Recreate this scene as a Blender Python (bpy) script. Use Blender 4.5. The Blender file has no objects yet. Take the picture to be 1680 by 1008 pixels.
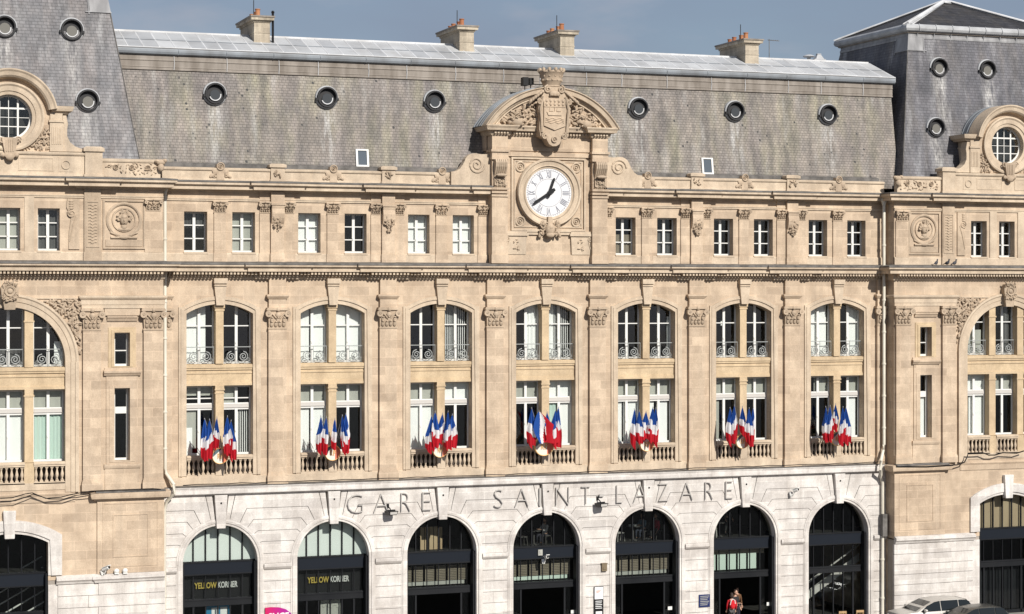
import bpy, bmesh, math, random
from mathutils import Vector, Matrix, Euler
from mathutils.geometry import tessellate_polygon
R = math.radians
random.seed(7)
scene = bpy.context.scene
COL = scene.collection

# ------------------------------------------------------------------ camera, sky, sun, exposure
F_PX, CX, CD, CH, HOR = 3310.0, -19.89, 96.16, 17.8, 478.0        # lens in pixels of the 1680 px photo, place, height, horizon
TH = math.atan(1200.0 / F_PX)
cam = bpy.data.cameras.new("camera")
cam.sensor_width = 36.0
cam.lens = 36.0 * F_PX / 1680.0
cam.clip_start, cam.clip_end = 1.0, 3000.0
cam.shift_y = -(504.0 - HOR) / 1680.0
camo = bpy.data.objects.new("camera", cam)
camo.location = (CX, -CD, CH)
camo.rotation_euler = (R(90), 0, -TH)
COL.objects.link(camo)
scene.camera = camo

SUN_EL, SUN_AZ = R(33), R(11)                                     # azimuth: towards the right of the facade's normal
world = bpy.data.worlds.new("World")
scene.world = world
world.use_nodes = True
wn, wl = world.node_tree.nodes, world.node_tree.links
bg = wn["Background"]
sky = wn.new("ShaderNodeTexSky")
sky.sky_type = 'NISHITA'
sky.sun_disc = False
sky.sun_elevation = SUN_EL
sky.sun_rotation = math.pi - SUN_AZ
sky.air_density, sky.dust_density, sky.ozone_density = 1.0, 0.6, 2.0
bg.inputs[1].default_value = 0.06
tc = wn.new("ShaderNodeTexCoord")
wm = wn.new("ShaderNodeMapping"); wm.inputs["Scale"].default_value = (2.2, 2.2, 7.0)
wno = wn.new("ShaderNodeTexNoise"); wno.inputs["Scale"].default_value = 2.6; wno.inputs["Detail"].default_value = 4
wr = wn.new("ShaderNodeValToRGB")
wr.color_ramp.elements[0].position = 0.38; wr.color_ramp.elements[0].color = (0, 0, 0, 1)
wr.color_ramp.elements[1].position = 0.72; wr.color_ramp.elements[1].color = (1, 1, 1, 1)
wmath = wn.new("ShaderNodeMath"); wmath.operation = 'MULTIPLY_ADD'; wmath.inputs[1].default_value = 0.30; wmath.inputs[2].default_value = 0.55
wmix = wn.new("ShaderNodeMix"); wmix.data_type = 'RGBA'
wmix.inputs[7].default_value = (3.15, 3.68, 4.95, 1)              # the thin grey-blue cloud sheet of that day
wl.new(tc.outputs["Generated"], wm.inputs["Vector"]); wl.new(wm.outputs[0], wno.inputs["Vector"])
wl.new(wno.outputs[0], wr.inputs[0]); wl.new(wr.outputs[0], wmath.inputs[0]); wl.new(wmath.outputs[0], wmix.inputs[0])
wl.new(sky.outputs[0], wmix.inputs[6])
wno2 = wn.new("ShaderNodeTexNoise"); wno2.inputs["Scale"].default_value = 9.0; wno2.inputs["Detail"].default_value = 5
wm2 = wn.new("ShaderNodeMapping"); wm2.inputs["Scale"].default_value = (1.0, 1.0, 3.0); wl.new(tc.outputs["Generated"], wm2.inputs["Vector"]); wl.new(wm2.outputs[0], wno2.inputs["Vector"])
wr2 = wn.new("ShaderNodeValToRGB"); wr2.color_ramp.elements[0].position = 0.47; wr2.color_ramp.elements[0].color = (0, 0, 0, 1); wr2.color_ramp.elements[1].position = 0.68; wr2.color_ramp.elements[1].color = (0.75, 0.75, 0.75, 1)
wl.new(wno2.outputs[0], wr2.inputs[0])
wmix2 = wn.new("ShaderNodeMix"); wmix2.data_type = 'RGBA'; wmix2.inputs[7].default_value = (5.6, 5.7, 6.5, 1)
wl.new(wr2.outputs[0], wmix2.inputs[0]); wl.new(wmix.outputs[2], wmix2.inputs[6]); wl.new(wmix2.outputs[2], bg.inputs[0])
sun = bpy.data.lights.new("sun", 'SUN')
sun.energy = 4.2
sun.angle = R(0.53)
sun.color = (1.0, 0.95, 0.88)
suno = bpy.data.objects.new("sun", sun)
sd = Vector((math.sin(SUN_AZ) * math.cos(SUN_EL), -math.cos(SUN_AZ) * math.cos(SUN_EL), math.sin(SUN_EL)))
suno.rotation_euler = sd.to_track_quat('Z', 'Y').to_euler()
suno.location = (20, -60, 60)
COL.objects.link(suno)
scene.view_settings.view_transform = 'Standard'
scene.view_settings.look = 'None'
scene.view_settings.exposure = 0.37
scene.view_settings.gamma = 1.0

# ------------------------------------------------------------------ helpers
def at(px, py, Y=0.0):                                           # a spot of the photo on the upright plane y = Y
    q = (px - 840) / F_PX; d = CD + Y; c, s = math.cos(TH), math.sin(TH)
    X = CX + d * (q * c + s) / (c - q * s)
    return X, CH - (py - HOR) * ((X - CX) * s + d * c) / F_PX

class MB:
    def __init__(self): self.v, self.f, self.m = [], [], []
    def add(self, vs, fs, mi=0):
        o = len(self.v)
        self.v += [tuple(p) for p in vs]
        self.f += [tuple(i + o for i in f) for f in fs]
        self.m += [mi] * len(fs)
    def box(self, x0, x1, y0, y1, z0, z1, mi=0):
        self.add([(x0,y0,z0),(x1,y0,z0),(x1,y1,z0),(x0,y1,z0),(x0,y0,z1),(x1,y0,z1),(x1,y1,z1),(x0,y1,z1)],
                 [(0,3,2,1),(4,5,6,7),(0,1,5,4),(1,2,6,5),(2,3,7,6),(3,0,4,7)], mi)
    def frustum(self, a, b, z0, z1, mi=0):                       # a, b = (x0,x1,y0,y1) below and above
        self.add([(a[0],a[2],z0),(a[1],a[2],z0),(a[1],a[3],z0),(a[0],a[3],z0),(b[0],b[2],z1),(b[1],b[2],z1),(b[1],b[3],z1),(b[0],b[3],z1)],
                 [(0,3,2,1),(4,5,6,7),(0,1,5,4),(1,2,6,5),(2,3,7,6),(3,0,4,7)], mi)
    def plate(self, outer, holes=(), y0=0.0, y1=0.1, mi=0):      # outline in x,z, thickness in y, real holes
        loops = [outer] + list(holes)
        pts = [p for l in loops for p in l]
        n = len(pts)
        tris = tessellate_polygon([[Vector((p[0], p[1], 0)) for p in l] for l in loops])
        vs = [(p[0], y0, p[1]) for p in pts] + [(p[0], y1, p[1]) for p in pts]
        fs = [tuple(t) for t in tris] + [(t[2] + n, t[1] + n, t[0] + n) for t in tris]
        o = 0
        for l in loops:
            k = len(l)
            for i in range(k):
                j = (i + 1) % k
                fs.append((o + i, o + j, o + j + n, o + i + n))
            o += k
        self.add(vs, fs, mi)
    def sweep(self, path, prof, closed=False, mi=0):             # plan path, profile of (outwards, z); mitred corners
        n = len(path); rings = []
        for i in range(n):
            p = Vector(path[i])
            a = Vector(path[i]) - Vector(path[i-1]) if (i > 0 or closed) else None
            b = Vector(path[(i+1) % n]) - Vector(path[i]) if (i < n-1 or closed) else None
            na = Vector((a.y, -a.x)).normalized() if a else None
            nb = Vector((b.y, -b.x)).normalized() if b else None
            if na is None: m = nb
            elif nb is None: m = na
            else: m = (na + nb) / max(0.2, 1 + na.dot(nb))
            rings.append([(p.x + m.x*o, p.y + m.y*o, z) for o, z in prof])
        k = len(prof); vs = [v for r in rings for v in r]; fs = []
        for i in range(n if closed else n-1):
            i2 = (i+1) % n
            for j in range(k):
                j2 = (j+1) % k
                fs.append((i*k+j, i2*k+j, i2*k+j2, i*k+j2))
        if not closed:
            fs.append(tuple(range(k))); fs.append(tuple((n-1)*k + j for j in range(k))[::-1])
        self.add(vs, fs, mi)
    def lathe(self, c, prof, seg=12, axis='Z', mi=0, a0=0.0, a1=2*math.pi):
        full = abs(a1 - a0 - 2*math.pi) < 1e-6
        n = seg if full else seg + 1
        vs = []
        for i in range(n):
            a = a0 + (a1 - a0) * i / seg
            for r, h in prof:
                if axis == 'Z': vs.append((c[0] + r*math.cos(a), c[1] + r*math.sin(a), c[2] + h))
                elif axis == 'Y': vs.append((c[0] + r*math.cos(a), c[1] + h, c[2] + r*math.sin(a)))
                else: vs.append((c[0] + h, c[1] + r*math.cos(a), c[2] + r*math.sin(a)))
        k = len(prof); fs = []
        for i in range(seg):
            i2 = (i+1) % n
            for j in range(k-1):
                fs.append((i*k+j, i2*k+j, i2*k+j+1, i*k+j+1))
        if full:
            if prof[0][0] > 1e-6: fs.append(tuple(i*k for i in range(n))[::-1])
            if prof[-1][0] > 1e-6: fs.append(tuple(i*k + k-1 for i in range(n)))
        self.add(vs, fs, mi)
    def ring(self, c, prof, seg=32, a0=0.0, a1=2*math.pi, mi=0):  # closed profile of (radius, y) turned about an axis along y
        full = abs(a1 - a0 - 2*math.pi) < 1e-6
        n = seg if full else seg + 1
        vs = []
        for i in range(n):
            a = a0 + (a1 - a0) * i / seg
            for r, h in prof: vs.append((c[0] + r*math.cos(a), c[1] + h, c[2] + r*math.sin(a)))
        k = len(prof); fs = []
        for i in range(seg):
            i2 = (i+1) % n
            for j in range(k):
                j2 = (j+1) % k
                fs.append((i*k+j, i2*k+j, i2*k+j2, i*k+j2))
        if not full:
            fs.append(tuple(range(k))); fs.append(tuple((n-1)*k + j for j in range(k))[::-1])
        self.add(vs, fs, mi)
    def tube(self, pts, r, n=6, mi=0):
        pts = [Vector(p) for p in pts]; vs = []; fs = []
        up = Vector((0.13, 0.31, 0.94))
        for i, p in enumerate(pts):
            t = (pts[min(i+1, len(pts)-1)] - pts[max(i-1, 0)]).normalized()
            a = t.cross(up)
            if a.length < 1e-3: a = t.cross(Vector((1, 0, 0)))
            a.normalize(); b = t.cross(a)
            rr = r[i] if isinstance(r, (list, tuple)) else r
            for k in range(n):
                w = 2*math.pi*k/n
                vs.append(p + a*(rr*math.cos(w)) + b*(rr*math.sin(w)))
        for i in range(len(pts)-1):
            for k in range(n):
                k2 = (k+1) % n
                fs.append((i*n+k, i*n+k2, (i+1)*n+k2, (i+1)*n+k))
        fs.append(tuple(range(n))[::-1]); fs.append(tuple((len(pts)-1)*n + k for k in range(n)))
        self.add(vs, fs, mi)
    def blob(self, c, r, rot=None, seg=7, rings=4, mi=0):
        M = rot.to_matrix() if rot else None
        vs = []; fs = []
        c = Vector(c)
        for i in range(rings + 1):
            ph = math.pi * i / rings
            for k in range(seg):
                th = 2*math.pi*k/seg
                p = Vector((r[0]*math.sin(ph)*math.cos(th), r[1]*math.sin(ph)*math.sin(th), r[2]*math.cos(ph)))
                if M: p = M @ p
                vs.append(c + p)
        for i in range(rings):
            for k in range(seg):
                k2 = (k+1) % seg
                fs.append((i*seg+k, (i+1)*seg+k, (i+1)*seg+k2, i*seg+k2))
        self.add(vs, fs, mi)
    def mesh(self, name, mats, smooth=False, recalc=True):
        me = bpy.data.meshes.new(name)
        me.from_pydata([tuple(p) for p in self.v], [], self.f)
        for m in (mats if isinstance(mats, (list, tuple)) else [mats]): me.materials.append(m)
        me.polygons.foreach_set("material_index", self.m)
        bm = bmesh.new(); bm.from_mesh(me)
        bmesh.ops.remove_doubles(bm, verts=bm.verts, dist=1e-5)
        if recalc: bmesh.ops.recalc_face_normals(bm, faces=bm.faces)
        bm.to_mesh(me); bm.free()
        if smooth:
            me.polygons.foreach_set("use_smooth", [True]*len(me.polygons))
            try: me.set_sharp_from_angle(angle=R(40))
            except Exception: pass
        me.update()
        return me
    def build_split(self, name, mats, parent, cuts, smooth=False):   # loose pieces on either side of the cuts become parts of their own
        par = list(range(len(self.v)))
        def fd(i):
            while par[i] != i: par[i] = par[par[i]]; i = par[i]
            return i
        for f in self.f:
            a = fd(f[0])
            for i in f[1:]: par[fd(i)] = a
        sx = {}
        for i, v in enumerate(self.v):
            r = fd(i); t = sx.setdefault(r, [0.0, 0]); t[0] += v[0]; t[1] += 1
        out = {}
        for f, m in zip(self.f, self.m):
            t = sx[fd(f[0])]; g_ = sum(1 for c in cuts if t[0]/t[1] > c)
            mb = out.setdefault(g_, (MB(), {}))
            for i in f:
                if i not in mb[1]: mb[1][i] = len(mb[0].v); mb[0].v.append(self.v[i])
            mb[0].f.append(tuple(mb[1][i] for i in f)); mb[0].m.append(m)
        return [out[k][0].build(name, mats, parent, smooth) for k in sorted(out)]
    def build(self, name, mats, parent=None, smooth=False, bevel=0.0):
        o = bpy.data.objects.new(name, self.mesh(name, mats, smooth))
        COL.objects.link(o)
        if parent: o.parent = parent
        if bevel:
            b = o.modifiers.new("edge", 'BEVEL'); b.width = bevel; b.segments = 1; b.limit_method = 'ANGLE'; b.angle_limit = R(50)
        return o

def empty(name, label=None, cat=None, group=None, loc=(0, 0, 0), rot=(0, 0, 0), parent=None):
    o = bpy.data.objects.new(name, None); COL.objects.link(o)
    o.empty_display_size = 0.3
    o.location = loc; o.rotation_euler = rot
    if parent: o.parent = parent
    if label: o["label"] = label
    if cat: o["category"] = cat
    if group: o["group"] = group
    return o
def tag(o, label, cat, group=None, kind=None):
    if label: o["label"] = label
    if cat: o["category"] = cat
    if group: o["group"] = group
    if kind: o["kind"] = kind
    return o
def arcpts(cx, cz, r, a0, a1, n):
    return [(cx + r*math.cos(a0 + (a1-a0)*i/n), cz + r*math.sin(a0 + (a1-a0)*i/n)) for i in range(n+1)]
def rect(x0, x1, z0, z1): return [(x0, z0), (x1, z0), (x1, z1), (x0, z1)]
def arch_open(cx, hw, z0, spring, rise, n=16):                   # opening with a round or segmental head
    if abs(rise - hw) < 1e-4: pts = arcpts(cx, spring, hw, 0, math.pi, n*2)
    else:
        r = (hw*hw + rise*rise) / (2*rise); cz = spring + rise - r; a = math.asin(hw / r)
        pts = arcpts(cx, cz, r, math.pi/2 - a, math.pi/2 + a, n)
    return [(cx - hw, z0), (cx + hw, z0)] + pts
def text_mesh(s, x0, x1, z0, z1, y, depth, bold=0.0):            # one word or letter fitted to a box on an upright plane facing -y
    cu = bpy.data.curves.new("word", 'FONT'); cu.body = s; cu.extrude = 0.05; cu.offset = bold; cu.resolution_u = 3
    o = bpy.data.objects.new("word", cu); COL.objects.link(o)
    dg = bpy.context.evaluated_depsgraph_get()
    me = bpy.data.meshes.new_from_object(o.evaluated_get(dg))
    vs = [v.co.copy() for v in me.vertices]; fs = [tuple(p.vertices) for p in me.polygons]
    bpy.data.objects.remove(o); bpy.data.curves.remove(cu); bpy.data.meshes.remove(me)
    ax, bx = min(v.x for v in vs), max(v.x for v in vs); az, bz = min(v.y for v in vs), max(v.y for v in vs)
    out = []
    for v in vs:
        out.append((x0 + (v.x-ax)/(bx-ax)*(x1-x0), y + (depth/2 if v.z < 0 else -depth/2), z0 + (v.y-az)/(bz-az)*(z1-z0)))
    return out, fs

# ------------------------------------------------------------------ materials
def newmat(name, color, rough=0.8, metal=0.0, spec=0.3):
    m = bpy.data.materials.new(name); m.use_nodes = True
    b = m.node_tree.nodes["Principled BSDF"]
    b.inputs["Base Color"].default_value = (*color, 1); b.inputs["Roughness"].default_value = rough
    b.inputs["Metallic"].default_value = metal; b.inputs["Specular IOR Level"].default_value = spec
    return m
def nd(m, typ, **kw):
    n = m.node_tree.nodes.new(typ)
    for k, v in kw.items():
        if k in n.inputs: n.inputs[k].default_value = v
        else: setattr(n, k, v)
    return n
def lk(m, a, b): m.node_tree.links.new(a, b)
def mixc(m, fac, a, b, mode='MIX'):
    n = m.node_tree.nodes.new("ShaderNodeMix"); n.data_type = 'RGBA'; n.blend_type = mode
    for sock, val in ((n.inputs[0], fac), (n.inputs[6], a), (n.inputs[7], b)):
        if hasattr(val, "is_linked"): lk(m, val, sock)
        else: sock.default_value = val if isinstance(val, (int, float)) else (*val, 1)
    return n.outputs[2]
def ramp(m, src, p0, p1, c0=(0, 0, 0), c1=(1, 1, 1)):
    n = nd(m, "ShaderNodeValToRGB"); lk(m, src, n.inputs[0])
    n.color_ramp.elements[0].position = p0; n.color_ramp.elements[1].position = p1
    n.color_ramp.elements[0].color = (*c0, 1); n.color_ramp.elements[1].color = (*c1, 1)
    return n.outputs[0]
def wallcoords(m, local=False):
    if local:
        g = nd(m, "ShaderNodeTexCoord"); src = g.outputs["Object"]
    else:
        g = nd(m, "ShaderNodeNewGeometry"); src = g.outputs["Position"]
    s = nd(m, "ShaderNodeSeparateXYZ"); lk(m, src, s.inputs[0])
    a = nd(m, "ShaderNodeMath", operation='ADD'); lk(m, s.outputs[0], a.inputs[0]); lk(m, s.outputs[1], a.inputs[1])
    c = nd(m, "ShaderNodeCombineXYZ"); lk(m, a.outputs[0], c.inputs[0]); lk(m, s.outputs[2], c.inputs[1])
    return src, c.outputs[0]
def noise(m, vec, scale, detail=3, stretch=None, rough=0.55):
    n = nd(m, "ShaderNodeTexNoise"); n.inputs["Scale"].default_value = scale; n.inputs["Detail"].default_value = detail; n.inputs["Roughness"].default_value = rough
    if stretch:
        mp = nd(m, "ShaderNodeMapping"); mp.inputs["Scale"].default_value = stretch; lk(m, vec, mp.inputs[0]); vec = mp.outputs[0]
    lk(m, vec, n.inputs["Vector"])
    return n.outputs[0]
def stone(name, base, alt, dark, blocks=None, streak=0.35, bump=0.25, mortar=None):
    m = newmat(name, base, 0.88, 0, 0.2)
    b = m.node_tree.nodes["Principled BSDF"]
    pos, uv = wallcoords(m)
    col = mixc(m, ramp(m, noise(m, pos, 0.55, 4), 0.35, 0.68), base, alt)
    hgt = noise(m, pos, 9.0, 5)
    if blocks:
        br = nd(m, "ShaderNodeTexBrick"); lk(m, uv, br.inputs["Vector"])
        br.inputs["Scale"].default_value = 1.0; br.inputs["Brick Width"].default_value = blocks[0]; br.inputs["Row Height"].default_value = blocks[1]
        br.inputs["Mortar Size"].default_value = 0.016; br.inputs["Mortar Smooth"].default_value = 0.3; br.offset = 0.5; br.squash = 1.0
        br.inputs["Color1"].default_value = (0.80, 0.785, 0.77, 1); br.inputs["Color2"].default_value = (1.12, 1.115, 1.09, 1)
        br.inputs["Mortar"].default_value = (*(mortar or (1.15, 1.13, 1.1)), 1)
        col = mixc(m, 0.75, col, br.outputs["Color"], 'MULTIPLY')
    pt = ramp(m, noise(m, pos, 1.35, 5, (1, 1, 0.8), 0.65), 0.36, 0.66, (0.76, 0.74, 0.72), (1.09, 1.09, 1.08))
    col = mixc(m, 0.8, col, pt, 'MULTIPLY')
    st = ramp(m, noise(m, pos, 1.0, 5, (1.7, 1.7, 0.16), 0.65), 0.48, 0.74)
    stf = nd(m, "ShaderNodeMath", operation='MULTIPLY'); lk(m, st, stf.inputs[0]); stf.inputs[1].default_value = streak
    col = mixc(m, stf.outputs[0], col, dark)
    gr = ramp(m, noise(m, pos, 22.0, 3), 0.30, 0.70, (0.88, 0.88, 0.88), (1.08, 1.08, 1.08))
    col = mixc(m, 1.0, col, gr, 'MULTIPLY')
    lk(m, col, b.inputs["Base Color"])
    bp = nd(m, "ShaderNodeBump"); bp.inputs["Strength"].default_value = bump; bp.inputs["Distance"].default_value = 0.03
    lk(m, hgt, bp.inputs["Height"]); lk(m, bp.outputs[0], b.inputs["Normal"])
    return m
def slate(name, base, alt, tint, row=(0.26, 0.16), specks=True, streak=(0.3, 0.29, 0.27), gap=0.45, runs=()):
    m = newmat(name, base, 0.62, 0, 0.35)
    b = m.node_tree.nodes["Principled BSDF"]
    pos, uv = wallcoords(m)
    br = nd(m, "ShaderNodeTexBrick"); lk(m, uv, br.inputs["Vector"])
    br.inputs["Scale"].default_value = 1.0; br.inputs["Brick Width"].default_value = row[0]; br.inputs["Row Height"].default_value = row[1]
    br.inputs["Mortar Size"].default_value = 0.012; br.inputs["Mortar Smooth"].default_value = 0.1; br.inputs["Bias"].default_value = 0.0
    br.inputs["Color1"].default_value = (0.86, 0.86, 0.86, 1); br.inputs["Color2"].default_value = (1.10, 1.10, 1.10, 1)
    br.inputs["Mortar"].default_value = (gap, gap, gap, 1)
    col = mixc(m, ramp(m, noise(m, pos, 0.35, 4, (1.0, 1.0, 0.35)), 0.35, 0.65), base, alt)
    col = mixc(m, ramp(m, noise(m, pos, 0.9, 3, (1.3, 1.3, 0.25)), 0.45, 0.75), col, tint)
    col = mixc(m, 1.0, col, ramp(m, noise(m, pos, 1.15, 5, (1.6, 1.6, 0.10), 0.7), 0.38, 0.62, (0.66, 0.66, 0.67), (1.12, 1.11, 1.10)), 'MULTIPLY')
    col = mixc(m, 1.0, col, ramp(m, noise(m, pos, 2.2, 3, (1, 1, 0.5)), 0.36, 0.64, (0.84, 0.85, 0.86), (1.12, 1.10, 1.08)), 'MULTIPLY')
    col = mixc(m, ramp(m, noise(m, pos, 1.6, 4, (1.2, 1.2, 0.09)), 0.55, 0.80, (0, 0, 0), (0.65, 0.65, 0.65)), col, streak)
    if runs:                                                     # pale run-off stains below the round roof windows
        sx = nd(m, "ShaderNodeSeparateXYZ"); lk(m, pos, sx.inputs[0]); acc = None
        for xc, zt, wd in runs:
            a = nd(m, "ShaderNodeMath", operation='SUBTRACT'); lk(m, sx.outputs[0], a.inputs[0]); a.inputs[1].default_value = xc
            b2 = nd(m, "ShaderNodeMath", operation='ABSOLUTE'); lk(m, a.outputs[0], b2.inputs[0])
            r1 = nd(m, "ShaderNodeMapRange"); lk(m, b2.outputs[0], r1.inputs[0]); r1.inputs[1].default_value = wd; r1.inputs[2].default_value = wd*.3; r1.inputs[3].default_value = 0; r1.inputs[4].default_value = 1
            r2 = nd(m, "ShaderNodeMapRange"); lk(m, sx.outputs[2], r2.inputs[0]); r2.inputs[1].default_value = zt; r2.inputs[2].default_value = zt-.25; r2.inputs[3].default_value = 0; r2.inputs[4].default_value = 1
            r3 = nd(m, "ShaderNodeMapRange"); lk(m, sx.outputs[2], r3.inputs[0]); r3.inputs[1].default_value = zt-4.2; r3.inputs[2].default_value = zt-1.0; r3.inputs[3].default_value = .15; r3.inputs[4].default_value = 1
            p1 = nd(m, "ShaderNodeMath", operation='MULTIPLY'); lk(m, r1.outputs[0], p1.inputs[0]); lk(m, r2.outputs[0], p1.inputs[1])
            p2 = nd(m, "ShaderNodeMath", operation='MULTIPLY'); lk(m, p1.outputs[0], p2.inputs[0]); lk(m, r3.outputs[0], p2.inputs[1])
            if acc is None: acc = p2.outputs[0]
            else:
                mx = nd(m, "ShaderNodeMath", operation='MAXIMUM'); lk(m, acc, mx.inputs[0]); lk(m, p2.outputs[0], mx.inputs[1]); acc = mx.outputs[0]
        nz = ramp(m, noise(m, pos, 2.2, 4, (2.4, 2.4, 0.12), 0.65), 0.40, 0.68)
        fm = nd(m, "ShaderNodeMath", operation='MULTIPLY'); lk(m, acc, fm.inputs[0]); lk(m, nz, fm.inputs[1])
        col = mixc(m, fm.outputs[0], col, (0.46, 0.45, 0.43))
    col = mixc(m, 1.0, col, br.outputs["Color"], 'MULTIPLY')
    if specks:
        vo = nd(m, "ShaderNodeTexVoronoi"); vo.inputs["Scale"].default_value = 2.1; lk(m, uv, vo.inputs["Vector"])
        sp0 = ramp(m, vo.outputs["Distance"], 0.11, 0.16, (1, 1, 1), (0, 0, 0)); sp = mixc(m, 1.0, sp0, ramp(m, noise(m, pos, 0.9, 3), 0.47, 0.56), 'MULTIPLY')
        col = mixc(m, sp, col, (0.04, 0.04, 0.04))
    lk(m, col, b.inputs["Base Color"])
    bp = nd(m, "ShaderNodeBump"); bp.inputs["Strength"].default_value = 0.5; bp.inputs["Distance"].default_value = 0.02
    lk(m, br.outputs["Fac"], bp.inputs["Height"]); bp.invert = True; lk(m, bp.outputs[0], b.inputs["Normal"])
    return m
def weathered(name, base, alt, rough=0.5, metal=0.0, scale=1.2, stretch=(1, 1, 0.4), lo=0.35, hi=0.65, bump=0.0):
    m = newmat(name, base, rough, metal)
    b = m.node_tree.nodes["Principled BSDF"]
    pos, uv = wallcoords(m)
    col = mixc(m, ramp(m, noise(m, pos, scale, 5, stretch), lo, hi), base, alt)
    lk(m, col, b.inputs["Base Color"])
    if bump:
        bp = nd(m, "ShaderNodeBump"); bp.inputs["Strength"].default_value = bump; bp.inputs["Distance"].default_value = 0.02
        lk(m, noise(m, pos, scale*8, 4), bp.inputs["Height"]); lk(m, bp.outputs[0], b.inputs["Normal"])
    return m
def glass(name, tint=(0.95, 0.965, 0.955), base=0.04):
    m = bpy.data.materials.new(name); m.use_nodes = True
    m.node_tree.nodes.remove(m.node_tree.nodes["Principled BSDF"])
    out = m.node_tree.nodes["Material Output"]
    t = nd(m, "ShaderNodeBsdfTransparent"); t.inputs[0].default_value = (*tint, 1)
    g = nd(m, "ShaderNodeBsdfGlossy"); g.inputs["Roughness"].default_value = 0.02; g.inputs[0].default_value = (0.9, 0.95, 1, 1)
    f = nd(m, "ShaderNodeLayerWeight"); f.inputs[0].default_value = 0.5
    p = nd(m, "ShaderNodeMath", operation='POWER'); lk(m, f.outputs["Facing"], p.inputs[0]); p.inputs[1].default_value = 5.0
    a = nd(m, "ShaderNodeMath", operation='MULTIPLY_ADD'); lk(m, p.outputs[0], a.inputs[0]); a.inputs[1].default_value = 0.9; a.inputs[2].default_value = base
    x = nd(m, "ShaderNodeMixShader"); lk(m, a.outputs[0], x.inputs[0]); lk(m, t.outputs[0], x.inputs[1]); lk(m, g.outputs[0], x.inputs[2])
    lk(m, x.outputs[0], out.inputs[0])
    return m
STONE = stone("warm_limestone", (0.585, 0.47, 0.355), (0.50, 0.395, 0.295), (0.35, 0.285, 0.22), (1.15, 0.44), 0.42)
GOLD = stone("golden_limestone", (0.595, 0.465, 0.305), (0.54, 0.42, 0.28), (0.37, 0.285, 0.195), None, 0.35)
TRIM = stone("trim_limestone", (0.60, 0.495, 0.375), (0.53, 0.43, 0.325), (0.31, 0.26, 0.205), None, 0.5)
CARVE = stone("carved_limestone", (0.53, 0.42, 0.31), (0.42, 0.335, 0.25), (0.27, 0.22, 0.165), None, 0.55, 0.4)
WHITE = stone("white_limestone", (0.665, 0.645, 0.625), (0.605, 0.575, 0.55), (0.36, 0.325, 0.295), (1.9, 0.55), 0.62, 0.25)
JOINT = stone("recessed_joint_stone", (0.36, 0.32, 0.28), (0.30, 0.27, 0.24), (0.2, 0.18, 0.16), None, 0.2)
LEDGE = weathered("grey_lead_ledge", (0.17, 0.16, 0.15), (0.085, 0.08, 0.075), 0.7, 0, 2.6, (1, 1, 1))
SLATE = slate("lichened_slate", (0.265, 0.238, 0.208), (0.215, 0.193, 0.185), (0.26, 0.245, 0.18), (0.21, 0.135), True, (0.40, 0.39, 0.37), 0.55, [(k*5.6-.04, 27.0, .5) for k in (0, 1, 2, 4, 5, 6)] + [(20.9, 26.6, .5)])
SLATE_BLUE = slate("blue_slate", (0.225, 0.22, 0.225), (0.175, 0.175, 0.185), (0.225, 0.205, 0.20), (0.28, 0.155), False, (0.40, 0.40, 0.40), 0.6, [(-10.0+u, z, .45) for u, z in ((-3.1, 29.8), (0, 29.8), (3.1, 29.8), (3.75, 26.4))])
SLATE_DEEP = slate("dark_blue_slate", (0.15, 0.15, 0.165), (0.11, 0.11, 0.125), (0.16, 0.15, 0.145), (0.28, 0.155), False, (0.40, 0.40, 0.41), 0.6, [(43.6+u, z, .5) for u, z in ((-3.1, 29.8), (0, 29.8), (3.1, 29.8), (-3.75, 26.4))])
SLATE_DARK = slate("dark_roof_slate", (0.05, 0.05, 0.055), (0.04, 0.04, 0.045), (0.06, 0.055, 0.05), (0.3, 0.2), False, (0.07, 0.07, 0.07))
ZINC = weathered("pale_zinc", (0.42, 0.43, 0.44), (0.30, 0.305, 0.31), 0.55, 0.0, 1.4, (1, 1, 1), 0.4, 0.7)
def sheets(m):                                                   # each zinc sheet has weathered a little differently
    b = m.node_tree.nodes["Principled BSDF"]; src = b.inputs["Base Color"].links[0].from_socket
    g = nd(m, "ShaderNodeNewGeometry"); mp = nd(m, "ShaderNodeMapping"); mp.inputs["Location"].default_value = (0.425, 0.43, 0); lk(m, g.outputs["Position"], mp.inputs[0])
    br = nd(m, "ShaderNodeTexBrick"); br.offset = 0.0; br.inputs["Scale"].default_value = 1.0; br.inputs["Brick Width"].default_value = 0.7625; br.inputs["Row Height"].default_value = 1.38
    br.inputs["Mortar Size"].default_value = 0.0; br.inputs["Color1"].default_value = (0.74, 0.75, 0.77, 1); br.inputs["Color2"].default_value = (1.1, 1.1, 1.1, 1); lk(m, mp.outputs[0], br.inputs["Vector"])
    lk(m, mixc(m, 0.85, src, br.outputs["Color"], 'MULTIPLY'), b.inputs["Base Color"])
ZINC_SHEET = weathered("zinc_roof_sheets", (0.475, 0.485, 0.49), (0.36, 0.36, 0.355), 0.5, 0.0, 0.7, (1, 1, 1), 0.4, 0.7); sheets(ZINC_SHEET)
LEADB = weathered("streaked_lead", (0.33, 0.33, 0.335), (0.20, 0.20, 0.205), 0.6, 0, 2.2, (1, 1, 0.25))
ZINC_BRIGHT = weathered("bright_zinc", (0.62, 0.63, 0.64), (0.46, 0.46, 0.46), 0.5, 0.0, 0.9, (1, 1, 1))  # brighter zinc tone for seams, edges and flashings
ZINC_DARK = weathered("dark_zinc_gutter", (0.25, 0.275, 0.30), (0.17, 0.18, 0.19), 0.5, 0.0, 1.1, (1, 1, 0.3))
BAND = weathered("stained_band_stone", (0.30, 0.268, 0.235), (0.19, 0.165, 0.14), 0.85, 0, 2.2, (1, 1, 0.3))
PAINT = newmat("white_window_paint", (0.68, 0.68, 0.65), 0.5)
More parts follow.
